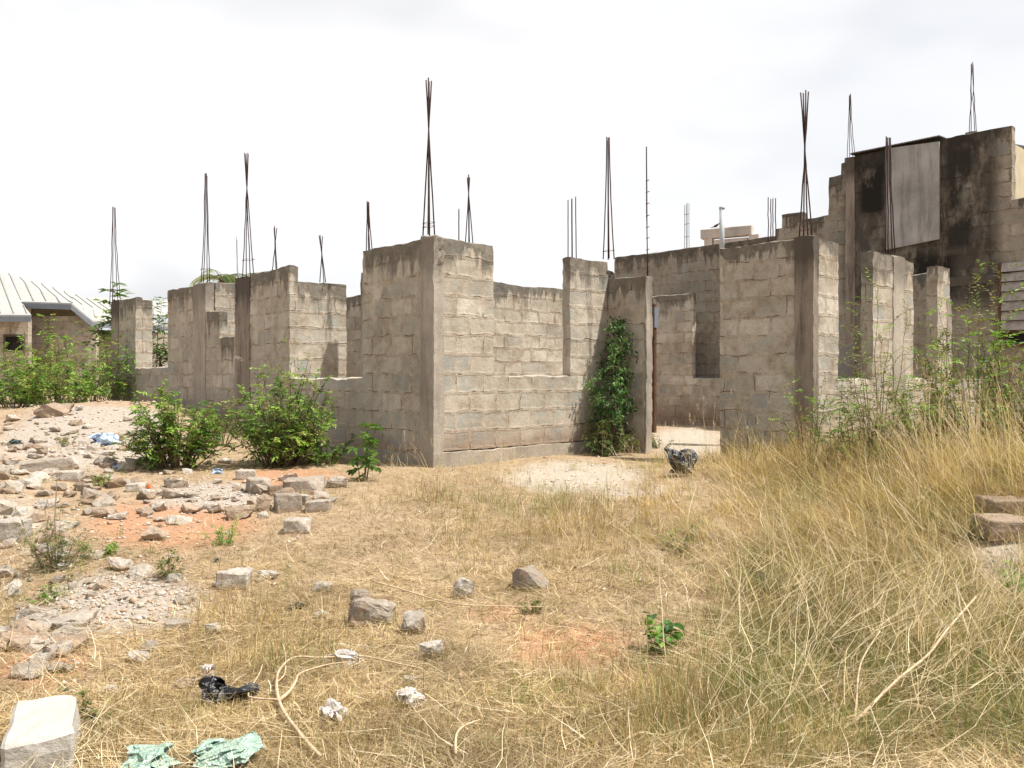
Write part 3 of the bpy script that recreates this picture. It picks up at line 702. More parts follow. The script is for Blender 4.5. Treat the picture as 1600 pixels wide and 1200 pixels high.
# fascias
def fasc(a_, b_, h=.17):
    a_, b_ = Vector(rel(a_)), Vector(rel(b_)); d = Vector((0, -.03, 0))
    v = [a_ + d, b_ + d, b_ + d - Vector((0, 0, h)), a_ + d - Vector((0, 0, h))]; v += [p + Vector((0, .025, 0)) for p in v]
    return [tuple(p - Vector((0, 0, .052))) for p in v], [[0, 1, 2, 3], [7, 6, 5, 4], [0, 4, 5, 1], [1, 5, 6, 2], [2, 6, 7, 3], [3, 7, 4, 0]]
for a_, b_ in ((e_ll, e_l), (n_l, n_r), (n_r, e_r), (e_r, e_rr)):
    v, f = fasc(a_, b_); mesh_obj('fascia', v, f, M['fascia'], lh)
def lwall(x0, x1, y0, ztop, th=.2, m=None, zb=-.2):
    v, f = box_vf(x0, y0, zb, x1, y0 + th, ztop); n = len(v)
    vv = [rel(p) for p in v]; uvs = [(p[0], p[2]) for p in v]
    return mesh_obj('wall', vv, f, m or M['block'], lh, uvs=uvs, attrs={'topd': [3] * 8, 'low': [0] * 8, 'dark': [0] * 8})
xw = atz(44, 26.6)[0]
w1 = lwall(-26, atz(44, 26.6)[0], 26.6, ze - .1)
w2 = lwall(atz(43, 27.6)[0], atz(150, 27.6)[0], 27.6, EZ(hh(494, 27.6)))
w3 = lwall(atz(48, 28.2)[0], atz(118, 28.2)[0], 28.2, n_l[2] - .05, m=M['cream'])
X0, Y0 = atz(133, 29.0)
v, f = box_vf(0, 0, -.2, 6.2, .2, ze - .3)
w4 = mesh_obj('wall', v, f, M['block'], lh, uvs=[(p[0], p[2]) for p in v], attrs={'topd': [3] * 8, 'low': [0] * 8, 'dark': [0] * 8}); w4.location = rel((X0, Y0, 0)); w4.rotation_euler = (0, 0, math.radians(38))
def lwin(px0, px1, py0, py1, d, frame=True):
    x0, _ = atz(px0, d); x1, _ = atz(px1, d); z0 = EYE + (HOR - py1) * d / F; z1 = EYE + (HOR - py0) * d / F
    a_ = rel((x0, d, z0)); b_ = rel((x1, d, z1)); y = a_[1]; t = .07
    fr_ = boxes_obj('window', [(a_[0] - t, y - .05, a_[2] - t, b_[0] + t, y - .002, a_[2]), (a_[0] - t, y - .05, b_[2], b_[0] + t, y - .002, b_[2] + t),
                               (a_[0] - t, y - .05, a_[2], a_[0], y - .002, b_[2]), (b_[0], y - .05, a_[2], b_[0] + t, y - .002, b_[2])], M['column'] if frame else M['column_dark'], lh)
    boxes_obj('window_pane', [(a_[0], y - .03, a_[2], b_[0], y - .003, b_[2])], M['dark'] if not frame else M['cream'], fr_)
lwin(10, 36, 526, 547, 26.6, frame=False); lwin(78, 101, 528, 550, 27.6)
rb = ribbed('annexe_roof', [[P3(125, 474, 40), P3(300, 500, 40), P3(300, 470, 44), P3(130, 464, 44)]], M['roof'])
# close neighbour's projecting eave block at the upper left border
X = -796.0 / F * 4.42
oh = empty('neighbour_eave', (X, 4.2, 0), 0, label='rough grey concrete edge hanging in from the top left border', cat='wall')
v = [];
bo = boxes_obj('eave_block', [(-.6, 0, EZ(hh(186, 4.3)), 0, .22, EZ(3.2))], M['column'], oh, bevel=.03)
boxes_obj('pillar', [(-.55, .02, -.5, -.15, .20, EZ(hh(186, 4.3)) + .003)], M['column'], oh, bevel=.02)

# ------------------------------------------------------------------ plants
GREENS = [(0.085, 0.18, 0.024), (0.13, 0.26, 0.035), (0.20, 0.35, 0.05), (0.28, 0.42, 0.08), (0.055, 0.12, 0.02), (0.30, 0.34, 0.10), (0.18, 0.17, 0.06)]
YELL = [(0.16, 0.20, 0.05), (0.24, 0.26, 0.07), (0.30, 0.28, 0.10), (0.10, 0.13, 0.04)]
OLIVE = [(0.11, 0.13, 0.035), (0.16, 0.19, 0.05), (0.20, 0.19, 0.07), (0.07, 0.09, 0.03)]
class Leaves:
    def __init__(s): s.v = []; s.f = []; s.c = []
    def leaf(s, p, d, nrm, L, W, c, rnd=False):
        d = d.normalized(); side = d.cross(nrm)
        if side.length < 1e-4: side = Vector((1, 0, 0))
        side = side.normalized(); up = side.cross(d).normalized()
        n = len(s.v)
        if rnd:
            prof = [(0, 0), (-.08, .28), (.12, .48), (.45, .46), (.78, .24), (1, 0)]
            mids = [p + d * (L * t) for t in (0, .2, .45, .75, 1)]
            s.v.append(tuple(p))
            for t, w_ in prof[1:-1]: s.v.append(tuple(p + d * L * t + side * W * w_ + up * L * .12 * w_ * 2))
            s.v.append(tuple(p + d * L - up * L * .12))
            for t, w_ in prof[1:-1][::-1]: s.v.append(tuple(p + d * L * t - side * W * w_ + up * L * .12 * w_ * 2))
            k = 10; s.f.append([n, n + 1, n + 2, n + 3, n + 4, n + 5]); s.f.append([n, n + 5, n + 6, n + 7, n + 8, n + 9]); s.c += [c] * k
        else:
            s.v += [tuple(p), tuple(p + d * L * .45 + side * W * .5 + up * W * .18), tuple(p + d * L), tuple(p + d * L * .45 - side * W * .5 + up * W * .18)]
            s.f += [[n, n + 1, n + 2], [n, n + 2, n + 3]]; s.c += [c] * 4
    def obj(s, parent, name='foliage'): return mesh_obj(name, s.v, s.f, M['leaf'], parent, cols=np.array(s.c))
def shade(c, r, k=.25): f = 1 + r.uniform(-k, k); return tuple(x * f for x in c)
def rv(r): return Vector((r.gauss(0, 1), r.gauss(0, 1), r.gauss(0, 1))).normalized()
def plant(name, X, Y, height, spread, nst, label, cat='plant', pal=GREENS, leaf=(.05, .02), twigs=7, lpt=9, seed=1, tilt=None, group=None, rnd=False, bark=None, stem_r=.0095, zoff=0, droop=.35, start=.2, up=.0):
    r = random.Random(seed); e = empty(name, (X, Y, gz(X, Y) + zoff), 0, label=label, cat=cat, group=group)
    Lf = Leaves(); sv, sf = [], []
    for i in range(nst):
        az = r.uniform(0, 2 * math.pi); sp = spread * math.sqrt(r.random()); H = height * (r.uniform(.45, 1.0) if r.random() < .85 else r.uniform(1.0, 1.22)) * (1 - .35 * (sp / max(spread, .01)) ** 2)
        b0 = Vector((math.cos(az) * sp * .3, math.sin(az) * sp * .3, -.03)); tip = Vector((math.cos(az) * sp, math.sin(az) * sp, H))
        if tilt: tip += Vector(tilt) * H
        pts = []
        for k in range(8):
            f = k / 7; p = b0.lerp(tip, f); p.z = b0.z + (tip.z - b0.z) * (f ** .85)
            p += rv(r) * height * .02 * f; pts.append(p)
        add_tube(sv, sf, pts, [stem_r * (1 - .8 * k / 7) for k in range(8)], 4)
        for t in range(twigs):
            f = start + (1 - start) * (t + r.random()) / twigs; k = min(6, int(f * 7)); p0 = pts[k].lerp(pts[k + 1], f * 7 - k)
            d = (rv(r) + Vector((math.cos(az), math.sin(az), .0)) * .5 + Vector((0, 0, .35 + up))).normalized()
            tl = height * r.uniform(.10, .24) * (1.2 - .6 * f); q0 = p0.copy(); tp = [p0]
            for s in range(4):
                d = (d + Vector((0, 0, -droop * .3)) + rv(r) * .12).normalized(); q0 = q0 + d * tl / 4; tp.append(q0)
            add_tube(sv, sf, tp, [stem_r * .35 * (1 - .17 * s) for s in range(5)], 3)
            c0 = r.choice(pal)
            for s in range(lpt):
                ff = (s + 1) / lpt * 4; kk = min(3, int(ff)); p = tp[kk].lerp(tp[kk + 1], min(1, ff - kk)); dd = (tp[kk + 1] - tp[kk]).normalized()
                sd = dd.cross(Vector((0, 0, 1)) + rv(r) * .3).normalized() * (1 if s % 2 else -1)
                ld = (sd + dd * .6 + Vector((0, 0, -droop * .6)) + rv(r) * .25).normalized()
                L = leaf[0] * r.uniform(.7, 1.25); Lf.leaf(p, ld, Vector((0, 0, 1)) + rv(r) * .5, L, leaf[1] * r.uniform(.8, 1.2), shade(c0, r), rnd)
    mesh_obj('stems', sv, sf, bark or M['bark'], e); Lf.obj(e)
    return e
def at_pix(px, py, depth): return (px - 800) / F * depth, depth
# the two bright bushes by the left wall
X, Y = gp(246, 742); plant('leafy_bush', X, Y + .55, 1.0, .62, 70, 'low spreading bright green bush at the foot of the gravel heap', 'bush', leaf=(.055, .024), twigs=9, lpt=12, seed=3)
X, Y = gp(416, 735); plant('leafy_bush', X, Y + .65, 1.34, .72, 85, 'taller bright green bush against the shaded wall under the wide window gap', 'bush', leaf=(.055, .024), twigs=9, lpt=12, seed=4)
X, Y = gp(300, 715); plant('leafy_bush', X, Y + 1.0, .75, .5, 18, 'yellowish scrubby bush between the two bright green bushes and the wall', 'bush', pal=YELL, leaf=(.045, .018), twigs=8, lpt=10, seed=5)
X, Y = gp(500, 730); plant('leafy_bush', X, Y + .35, .42, .42, 16, 'low dark green bush between the taller bush and the leafy sapling', 'bush', leaf=(.05, .022), twigs=7, lpt=8, seed=6, pal=GREENS[:2] + [GREENS[4]])
# sapling with broad leaves
X, Y = gp(566, 752); plant('broadleaf_sapling', X, Y, .62, .20, 6, 'small sapling with broad shiny leaves in front of the shaded wall', 'plant', leaf=(.10, .05), twigs=4, lpt=5, seed=8, rnd=True, pal=[(0.10, 0.19, 0.045), (0.14, 0.25, 0.06), (0.18, 0.29, 0.09)])
# hedge of bushes at the far left
for i, (px, dd, h, s, sd, pal, lab) in enumerate([(20, 17.5, 1.0, .9, 30, GREENS, 'bright green bush at the left border below the small dark window'),
        (85, 17.0, 1.25, 1.0, 31, GREENS, 'bright green bush in front of the low roofed house, second from the left border'),
        (150, 18.0, 1.65, .9, 32, GREENS[:3] + YELL[:2], 'tall green bush beside the far left pier of the unfinished house'),
        (95, 20.5, 1.95, 1.2, 33, YELL + GREENS[1:3], 'yellow green straggly bush right below the wall of the roofed house'),
        (40, 20.0, 1.8, .7, 34, YELL + GREENS[2:3], 'thin yellow green bush between the two windows of the roofed house')]):
    X, Y = atz(px, dd); plant('leafy_bush', X, Y, h, s, 34, lab, 'bush', pal=pal, leaf=(.085, .038), twigs=8, lpt=9, seed=sd)
# shrub behind the left wall, showing over and through the far left gap
X, Y = atz(185, 21.5); plant('young_tree', X, Y, 2.9, .5, 9, 'young tree with light green leaves poking up behind the far left pier', 'tree', leaf=(.24, .10), twigs=7, lpt=8, seed=41, start=.72, pal=[(.10, .17, .05), (.16, .24, .08), (.07, .12, .04)], stem_r=.02)
X, Y = atz(243, 21.0); plant('young_tree', X, Y, 3.05, .42, 9, 'young tree seen through the far left window gap, its top leaning right above the pier', 'tree', leaf=(.19, .07), twigs=9, lpt=7, seed=42, start=.25, pal=[(.08, .14, .04), (.13, .20, .07), (.05, .09, .03)], stem_r=.02, tilt=(.08, 0, 0))
def palm(X, Y, z, n, L, seed, label):
    r = random.Random(seed); e = empty('palm_tree', (X, Y, gz(X, Y)), 0, label=label, cat='tree'); zb = z - gz(X, Y)
    tube_obj('trunk', [(0, 0, -.1), (.05, 0, zb * .5), (0, 0, zb)], [.16, .12, .10], M['bark'], e, 8)
    Lf = Leaves(); sv, sf = [], []
    for i in range(n):
        az = 2 * math.pi * i / n + r.uniform(-.3, .3); p = Vector((0, 0, zb)); d = Vector((math.cos(az), math.sin(az), r.uniform(.5, 1.6))).normalized(); pts = [p]
        for k in range(12):
            d = (d + Vector((0, 0, -.16))).normalized(); p = p + d * L / 12; pts.append(p)
        add_tube(sv, sf, pts, [.018 * (1 - k / 14) for k in range(13)], 3)
        c = r.choice([(.10, .14, .04), (.18, .20, .07), (.07, .11, .04)])
        for k in range(2, 13):
            dd = (pts[k] - pts[k - 1]).normalized(); sd = dd.cross(Vector((0, 0, 1))).normalized()
            for s in (-1, 1):
                for q_ in (0, .5): Lf.leaf(pts[k - 1].lerp(pts[k], q_), sd * s + dd * .8 + Vector((0, 0, -.35)), Vector((0, 0, 1)), L * .28 * (1 - .4 * k / 13), .035, shade(c, r))
    mesh_obj('frond_ribs', sv, sf, M['bark'], e); Lf.obj(e, 'fronds')
X, Y = atz(346, 24); palm(X, Y, EZ(hh(440, 24)), 11, 1.1, 5, 'palm whose frond tips show over the wall beside the tallest left starter bars')
X, Y = atz(376, 27); palm(X, Y, EZ(hh(440, 27)), 9, 1.3, 6, 'palm with upright fronds behind the thin grey pole over the left wall')
# climbing plant at the porch return wall
def climber():
    r = random.Random(77); ux, vx = uj, 0
    def W(u, v): return (O.x + BX.x * u + AX.x * v, O.y + BX.y * u + AX.y * v)
    X, Y = W(uj - .35, -.35); e = empty('climbing_plant', (X, Y, gz(X, Y)), 0, label='dark green creeper climbing the corner by the doorway', cat='plant')
    Lf = Leaves(); sv, sf = [], []
    g0 = gz(X, Y)
    for i in range(150):
        zf = r.random() ** .8; H = 1.95 * zf + .1 if i % 3 else r.uniform(.2, 1.25)
        wdt = .62 * max(0, 1 - (H / 2.15)) ** 1.0 + .05 + (.12 if .7 < H < 1.2 else 0)
        du = -r.random() * wdt * 1.0 + .0; dv = r.uniform(-.45, .2) * (1 - .5 * H / 2)
        Xp, Yp = W(uj - .06 + du, -.28 + dv); base = Vector((Xp - X, Yp - Y, H))
        dirw = Vector((-BX.x, -BX.y, 0)) * r.uniform(.2, 1) + rv(r) * .6 + Vector((0, 0, -.1)); d = dirw.normalized(); p = base; pts = [p]
        for s in range(4): d = (d + Vector((0, 0, -.25))).normalized(); p = p + d * .06; pts.append(p)
        add_tube(sv, sf, pts, [.004] * 5, 3)
        lt = 1.9 if du < -wdt * .55 and H > .6 else 1.0
        c = r.choice([(.032, .075, .02), (.05, .11, .028), (.085, .17, .045), (.022, .05, .015)]) if H > .55 else r.choice([(.10, .11, .035), (.15, .15, .05), (.05, .10, .025), (.12, .2, .05)])
        for s in range(22):
            k = r.randrange(4); q_ = pts[k].lerp(pts[k + 1], r.random()) + rv(r) * .05
            Lf.leaf(q_, rv(r) * .7 + Vector((0, 0, -.6)), rv(r) + Vector((0, 0, .6)), r.uniform(.045, .085), r.uniform(.018, .032), tuple(x * lt for x in shade(c, r, .35)))
    for i in range(5):
        a_ = Vector((0 + r.uniform(-.1, .2), r.uniform(-.1, .1), 0)); Xp, Yp = W(uj - .03, -.15 - r.random() * .3); b_ = Vector((Xp - X, Yp - Y, r.uniform(1.2, 1.9)))
        add_tube(sv, sf, [a_, a_.lerp(b_, .5) + rv(r) * .06, b_], [.012, .01, .005], 4)
    mesh_obj('stems', sv, sf, M['bark'], e); Lf.obj(e)
climber()
X, Y = gp(950, 708); plant('leafy_bush', X - .05, Y - .25, .38, .36, 16, 'low bush of small leaves at the foot of the climbing creeper', 'bush', leaf=(.045, .018), twigs=8, lpt=9, seed=9, pal=[(.12, .2, .05), (.18, .26, .07), (.06, .11, .03)])
X, Y = gp(1030, 700); plant('leafy_bush', X, Y, .22, .25, 8, 'small green plant left of the doorway threshold', 'plant', leaf=(.04, .016), twigs=6, lpt=8, seed=19, pal=[(.12, .2, .05), (.1, .15, .04)])
# thin weeds on the right in front of the right wing
wd = [(1165, 9.3, 1.25, .25, 5, 'thin nearly bare weed in front of the wall right of the doorway'), (1262, 9.0, 1.1, .35, 7, 'weed with feathery leaves at the foot of the black stained column'),
      (1300, 9.2, .95, .3, 6, 'sparse feathery weed by the window gap right of the stained column'), (1372, 8.6, 1.75, .38, 15, 'tall feathery weed in front of the paired piers'),
      (1345, 8.3, .8, .3, 10, 'short leafy weed at the left foot of the tall feathery weed'), (1455, 9.0, 1.4, .45, 14, 'feathery shrub between the last pier and the pale post'),
      (1520, 9.4, 2.1, .62, 26, 'large green shrub under the louvred window'), (1590, 8.8, 1.6, .5, 26, 'green shrub at the right border under the louvred window'),
      (1420, 8.8, .9, .35, 12, 'olive weed between the paired piers and the last pier')]
for i, (px, dd, h, s, nst, lab) in enumerate(wd):
    X, Y = atz(px, dd); plant('tall_weed' if s < .42 else 'leafy_bush', X, Y, h, s, nst, lab, 'weed' if s < .42 else 'bush', pal=OLIVE + GREENS[1:3] if i != 0 else OLIVE, leaf=(.07, .026) if i > 4 else ((.05, .018) if i else (.04, .014)), twigs=9 if i != 0 else 3, lpt=10 if i != 0 else 5, seed=60 + i, droop=.25, stem_r=.006, start=.3, up=.2)
# near plants
X, Y = gp(1040, 1018); plant('heart_leaf_plant', X, Y, .21, .11, 8, 'small bright green plant with rounded leaves on bare soil near the bottom middle', 'plant', leaf=(.055, .052), twigs=4, lpt=2, seed=13, rnd=True, pal=[(.05, .13, .02), (.09, .20, .03), (.20, .30, .06), (.04, .09, .02)], stem_r=.003)
for i, (px, py, h, s, n, lab, pal) in enumerate([
        (85, 890, .42, .28, 26, 'grey green weed clump at the left edge beside the hollow block', OLIVE), (155, 870, .16, .16, 12, 'small bright green grassy plant right of the left weed clump', GREENS),
        (262, 905, .22, .09, 9, 'narrow olive weed at the right end of the pale gravel patch', OLIVE), (75, 940, .13, .13, 9, 'small green plant left of the pale gravel patch', GREENS),
        (350, 850, .22, .18, 9, 'small green vine like plant below the loose blocks', GREENS[1:4]), (165, 760, .16, .14, 9, 'little green weed among the left rubble', GREENS),
        (105, 695, .22, .22, 10, 'yellow green tuft on the rubble below the pale blue bag', YELL), (1485, 985, .11, .07, 7, 'tiny bright green seedling in the dry grass at the right', GREENS[2:4]),
        (1375, 1000, .09, .05, 4, 'tiny green seedling left of the other one in the dry grass', GREENS[2:4]), (1585, 930, .22, .12, 10, 'green weed at the right border below the sandy bank', GREENS[1:4]),
        (1530, 1050, .12, .1, 7, 'small green sprigs in the grass above the lower right corner', GREENS[1:4]), (135, 1130, .14, .14, 8, 'faint green weed right of the large pale block', OLIVE),
        (830, 955, .07, .10, 9, 'flat green tuft just below the round grey stone', OLIVE), (1060, 860, .2, .16, 10, 'soft green grassy clump in the dry grass below the black bag', OLIVE + GREENS[2:3])]):
    X, Y = gp(px, py); plant('small_weed', X, Y, h, s, n, lab, 'weed', pal=pal, leaf=(.028 if h > .15 else .022, .009), twigs=7, lpt=8, seed=90 + i, stem_r=.003, start=.05)

# ------------------------------------------------------------------ rubble
def chunk_mesh(sx, sy, sz, seed, kind='chunk'):
    r = random.Random(seed); bm = bmesh.new()
    if kind in ('block', 'plainblock'):
        bmesh.ops.create_cube(bm, size=1)
        for v in bm.verts: v.co = Vector((v.co.x * sx, v.co.y * sy, v.co.z * sz)) + rv(r) * min(sx, sy, sz) * .07
        if r.random() < .8 and kind == 'block':      # a broken corner
            c = Vector((sx * .5 * r.choice((-1, 1)), sy * .5 * r.choice((-1, 1)), sz * .5)); nn = Vector((c.x / sx, c.y / sy, c.z / sz)).normalized()
            res = bmesh.ops.bisect_plane(bm, geom=bm.verts[:] + bm.edges[:] + bm.faces[:], plane_co=c * .62, plane_no=nn, clear_outer=True)
            ed = [e for e in bm.edges if e.is_boundary]
            if ed: bmesh.ops.holes_fill(bm, edges=ed)
        bmesh.ops.bevel(bm, geom=bm.edges[:], offset=min(sx, sy, sz) * .06, segments=1, affect='EDGES')
    else:
        for i in range(26):
            d = rv(r); p = Vector((d.x * sx * .58, d.y * sy * .58, d.z * sz * .58)); k = r.uniform(.8, 1.1); 
            m_ = max(abs(p.x) / sx, abs(p.y) / sy, abs(p.z) / sz) * 2
            bm.verts.new(p * (k / max(m_, .6)))
        bmesh.ops.convex_hull(bm, input=bm.verts[:]); loose = [v for v in bm.verts if not v.link_faces]; bmesh.ops.delete(bm, geom=loose, context='VERTS')
    bmesh.ops.triangulate(bm, faces=bm.faces[:])
    for _ in range(2): bmesh.ops.subdivide_edges(bm, edges=bm.edges[:], cuts=1, use_grid_fill=True)
    s = max(sx, sy, sz)
    for v in bm.verts:
        v.co += (noise.noise_vector(v.co * (4 / s) + Vector((seed, 0, 0))) * s * .07 + noise.noise_vector(v.co * (11 / s)) * s * .028) * (.4 if 'block' in kind else 1)
    me = bpy.data.meshes.new('rubble'); bm.to_mesh(me); bm.free(); return me
def rock(name, px, py, wpx, hpx, label, kind='chunk', m='rubble', rot=0, tiltx=0, tilty=0, dep=None, group=None, seed=None, sink=.24):
    """wpx / hpx: size in the photo; placed with its foot at (px, py)"""
    X, Y = gp(px, py); k = Y / F; sx, sz = wpx * k, hpx * k; sy = dep if dep else sx * .75
    sd = seed or int(px * 7 + py); me = chunk_mesh(sx, sy, sz, sd, kind); me.materials.append(M[m])
    o = bpy.data.objects.new(name, me); link(o); o.location = (X, Y + sy * .35, gz(X, Y) + sz * (.5 - sink)); o.rotation_euler = (tiltx, tilty, rot)
    return tag(o, label, 'rubble' if 'rubble' in name or 'chunk' in name else ('stone' if 'stone' in name else 'block'), group)
# the large pale block in the lower left corner (top face seen)
X, Y = atz(60, 3.08)
me = chunk_mesh(.23, .42, .23, 17, 'plainblock'); me.materials.append(M['pale_block']); o = bpy.data.objects.new('concrete_block', me); link(o); o.location = (X - .02, 3.14, gz(X, Y) + .09); o.rotation_euler = (0.03, .03, .46)
tag(o, 'large pale concrete block in the lower left corner, the nearest one', 'block')
rock('concrete_block', 65, 738, 75, 26, 'long pale broken block lying tilted among the left rubble', 'block', rot=.5, tilty=-.12, dep=.22)
rock('concrete_chunk', 78, 652, 50, 26, 'big rounded grey brown lump at the left foot of the gravel heap', m='rubble_brown', dep=.4)
rock('concrete_chunk', 108, 738, 24, 30, 'upright pointed pale chunk right of the long tilted block', rot=.3)
rock('concrete_block', 105, 752, 35, 20, 'small squarish block just in front of the long tilted block', 'block', rot=.1)
rock('concrete_chunk', 45, 704, 30, 13, 'flat stone below the dark teal rag', m='rubble_brown')
rock('hollow_block', 8, 850, 50, 48, 'half hidden hollow block at the left border', 'block', m='rubble', rot=.1)
rock('concrete_chunk', 142, 755, 30, 18, 'rounded chunk in the middle of the left rubble', m='rubble_brown')
rock('concrete_chunk', 128, 768, 30, 16, 'pale chunk with a round back, below the rounded chunk')
rock('concrete_chunk', 66, 795, 32, 18, 'pale wedge shaped chunk above the left weed clump', rot=.6)
rock('concrete_chunk', 158, 808, 36, 18, 'brown grey chunk on the red soil below the left rubble', m='rubble_brown')
rock('concrete_chunk', 180, 812, 30, 12, 'pinkish flat chunk touching the brown grey chunk on the red soil')
rock('concrete_chunk', 226, 808, 18, 10, 'small rounded chunk alone on the red soil', m='rubble_brown')
rock('concrete_chunk', 243, 800, 26, 18, 'pointed chunk below the orange scrap')
rock('concrete_block', 210, 768, 28, 16, 'pale squarish piece left of the orange scrap', 'block', rot=.2)
rock('concrete_chunk', 228, 778, 24, 16, 'grey piece just below the orange scrap')
rock('concrete_chunk', 340, 756, 12, 9, 'bit of grey brick below the low spreading bush')
rock('concrete_chunk', 165, 712, 26, 10, 'flat stone below the pale blue bag')
rock('concrete_chunk', 160, 728, 34, 18, 'slanting grey stone left of the low spreading bush', m='granite')
rock('concrete_block', 382, 750, 28, 20, 'grey block at the left of the loose heap near the shaded wall', 'block', rot=.3)
rock('hollow_block', 402, 768, 36, 26, 'broken hollow block piece in the loose heap below the taller bush', 'block', m='granite', rot=.5)
rock('concrete_block', 472, 772, 62, 30, 'long pale block lying in the loose heap', 'block', rot=.15)
rock('concrete_chunk', 525, 762, 30, 22, 'white grey block end at the right of the long pale block', rot=.3)
rock('concrete_block', 428, 775, 20, 20, 'upright block piece left of the long pale block', 'block', rot=.5, m='rubble_brown')
rock('concrete_block', 448, 800, 40, 34, 'standing grey block in the middle of the loose heap', 'block', m='granite', rot=.4)
rock('concrete_block', 470, 788, 28, 18, 'pale slab leaning on the standing grey block', 'block', rot=-.3)
rock('concrete_block', 495, 800, 38, 22, 'square grey block right of the standing grey block', 'block', m='granite', rot=.1)
rock('concrete_block', 463, 834, 41, 27, 'neat cream block apart in the straw, just below the loose heap', 'block', rot=.12)
rock('concrete_chunk', 410, 800, 24, 26, 'brownish upright chunk at the left end of the loose heap', m='rubble_brown')
rock('concrete_chunk', 372, 812, 40, 22, 'angular brown chunk left of the upright brownish chunk', m='rubble_brown', rot=.5)
rock('concrete_block', 362, 920, 48, 32, 'grey block half sunk in straw right of the gravel patch', 'block', rot=.1)
rock('concrete_chunk', 418, 905, 34, 16, 'white rough chunk right of the half sunk grey block')
rock('rough_stone', 574, 980, 70, 58, 'big craggy grey stone left of the middle foreground', m='granite', rot=.4, tilty=.25, dep=.17)
rock('rough_stone', 562, 948, 34, 30, 'upper craggy lump sitting behind the big grey stone', m='granite', dep=.1)
rock('rough_stone', 645, 992, 34, 42, 'split grey stone standing right of the big craggy stone', m='granite', rot=.5)
rock('concrete_chunk', 676, 1030, 36, 32, 'sharp pale topped stone right of and below the split stone', rot=.8)
rock('rough_stone', 830, 922, 60, 46, 'round grey stone with a pink top in the middle of the straw', m='granite', rot=.2, dep=.2)
rock('rough_stone', 724, 936, 32, 38, 'pale grey upright stone left of the round stone', rot=.1)
rock('concrete_chunk', 503, 925, 32, 18, 'white chalky chunk above the big craggy stone')
rock('concrete_chunk', 500, 966, 20, 14, 'small white chunk left of the big craggy stone')
rock('concrete_chunk', 212, 1036, 36, 20, 'grey white chunk in straw above the large pale block')
rock('concrete_chunk', 330, 992, 28, 20, 'pinkish white chunk below the half sunk grey block')
rock('concrete_block', 275, 985, 36, 15, 'thin slab at the lower edge of the gravel patch', 'block', rot=.3)
rock('concrete_block', 118, 998, 40, 12, 'flat slab at the lower left edge of the gravel patch', 'block', rot=-.1)
rock('concrete_chunk', 60, 965, 28, 15, 'brown stone left of the gravel patch', m='rubble_brown')
rock('concrete_chunk', 90, 1052, 36, 20, 'cream stone above the large pale block')
rock('concrete_chunk', 68, 1008, 18, 14, 'light round stone left of the flat slab by the gravel patch')
rock('concrete_chunk', 272, 912, 22, 18, 'grey stone beside the narrow olive weed')
rock('concrete_chunk', 283, 945, 30, 14, 'bluish grey stone at the right edge of the gravel patch', m='granite')
rock('concrete_chunk', 640, 1070, 20, 14, 'small white chunk right of the crumpled white wrapper')
rock('concrete_chunk', 170, 1085, 30, 13, 'thin white piece in straw right of the large pale block')
# steps of blocks on the right bank
for (px, py, w_, h_, lab) in [(1592, 846, 92, 36, 'lower pale block set in the sandy bank at the right border'), (1596, 808, 90, 30, 'upper pale block set in the sandy bank at the right border')]:
    rock('concrete_block', px, py, w_, h_, lab, 'block', m='rubble_brown', rot=-.1, dep=.3, sink=.1)
# countable small rubble
def in_rubble(px, py): return max(blob2(px, py, 110, 720, 150, 70), .8 * blob2(px, py, 300, 780, 130, 28), .5 * blob2(px, py, 60, 900, 90, 120), .5 * blob2(px, py, 420, 780, 90, 25))
small = [chunk_mesh(.11, .09, .06, s) for s in range(200, 208)]
for i, me in enumerate(small): me.materials.append(M[('rubble', 'rubble_brown', 'rubble', 'granite')[i % 4]])
k = 0; rr = random.Random(44)
while k < 285:
    px = rr.uniform(-30, 520); py = rr.uniform(655, 1060)
    if rr.random() > in_rubble(px, py): continue
    X, Y = gp(px, py); o = bpy.data.objects.new('small_rubble', small[rr.randrange(8)]); link(o)
    s = rr.uniform(.45, 1.75) ** 1.35; o.scale = (s, s, s * rr.uniform(.7, 1.2)); o.location = (X, Y, gz(X, Y) + .01); o.rotation_euler = (rr.uniform(-.4, .4), rr.uniform(-.4, .4), rr.uniform(0, 6.3))
    tag(o, 'small loose piece of broken block scattered in the debris on the left', 'rubble', 'small loose rubble pieces on the left'); k += 1

# ------------------------------------------------------------------ bags, litter, sticks
def crumple(name, px, py, wpx, hpx, m, label, cat, seed, flat=False, spikes=None, dep=None):
    X, Y = gp(px, py); k = Y / F; sx, sz = wpx * k / 2, hpx * k / 2; sy = dep or sx * .8
    bm = bmesh.new(); bmesh.ops.create_icosphere(bm, subdivisions=4, radius=1)
    for v in bm.verts:
        n = v.co.copy(); q_ = n * .9 + Vector((seed * 3.7, seed, 0)); r_ = .62
        if spikes:
            for (a_, b_, c_, L) in spikes:
                d = max(0, n.dot(Vector((a_, b_, c_)).normalized()) - .80) / .20; r_ += L * d ** 1.4
        q2 = n * r_ + noise.noise_vector(q_) * .75 + noise.noise_vector(q_ * 2.6) * .30
        q2 += noise.noise_vector(q2 * 4.5 + Vector((seed, 2, 0))) * .13
        v.co = Vector((q2.x * sx, q2.y * sy, q2.z * sz))
        if v.co.z < -sz * .5: v.co.z = -sz * .5 + (v.co.z + sz * .5) * .2
    me = bpy.data.meshes.new(name); bm.to_mesh(me); bm.free(); me.materials.append(M[m])
    o = bpy.data.objects.new(name, me); link(o); o.location = (X, Y, gz(X, Y) + sz * .45); return tag(o, label, cat)
o = crumple('plastic_bag', 360, 1100, 84, 66, 'black_bag', 'crumpled black plastic bag in the straw at the lower left', 'bag', 6, spikes=[(.8, 0, .6, .7), (-.7, -.2, .2, .3)])
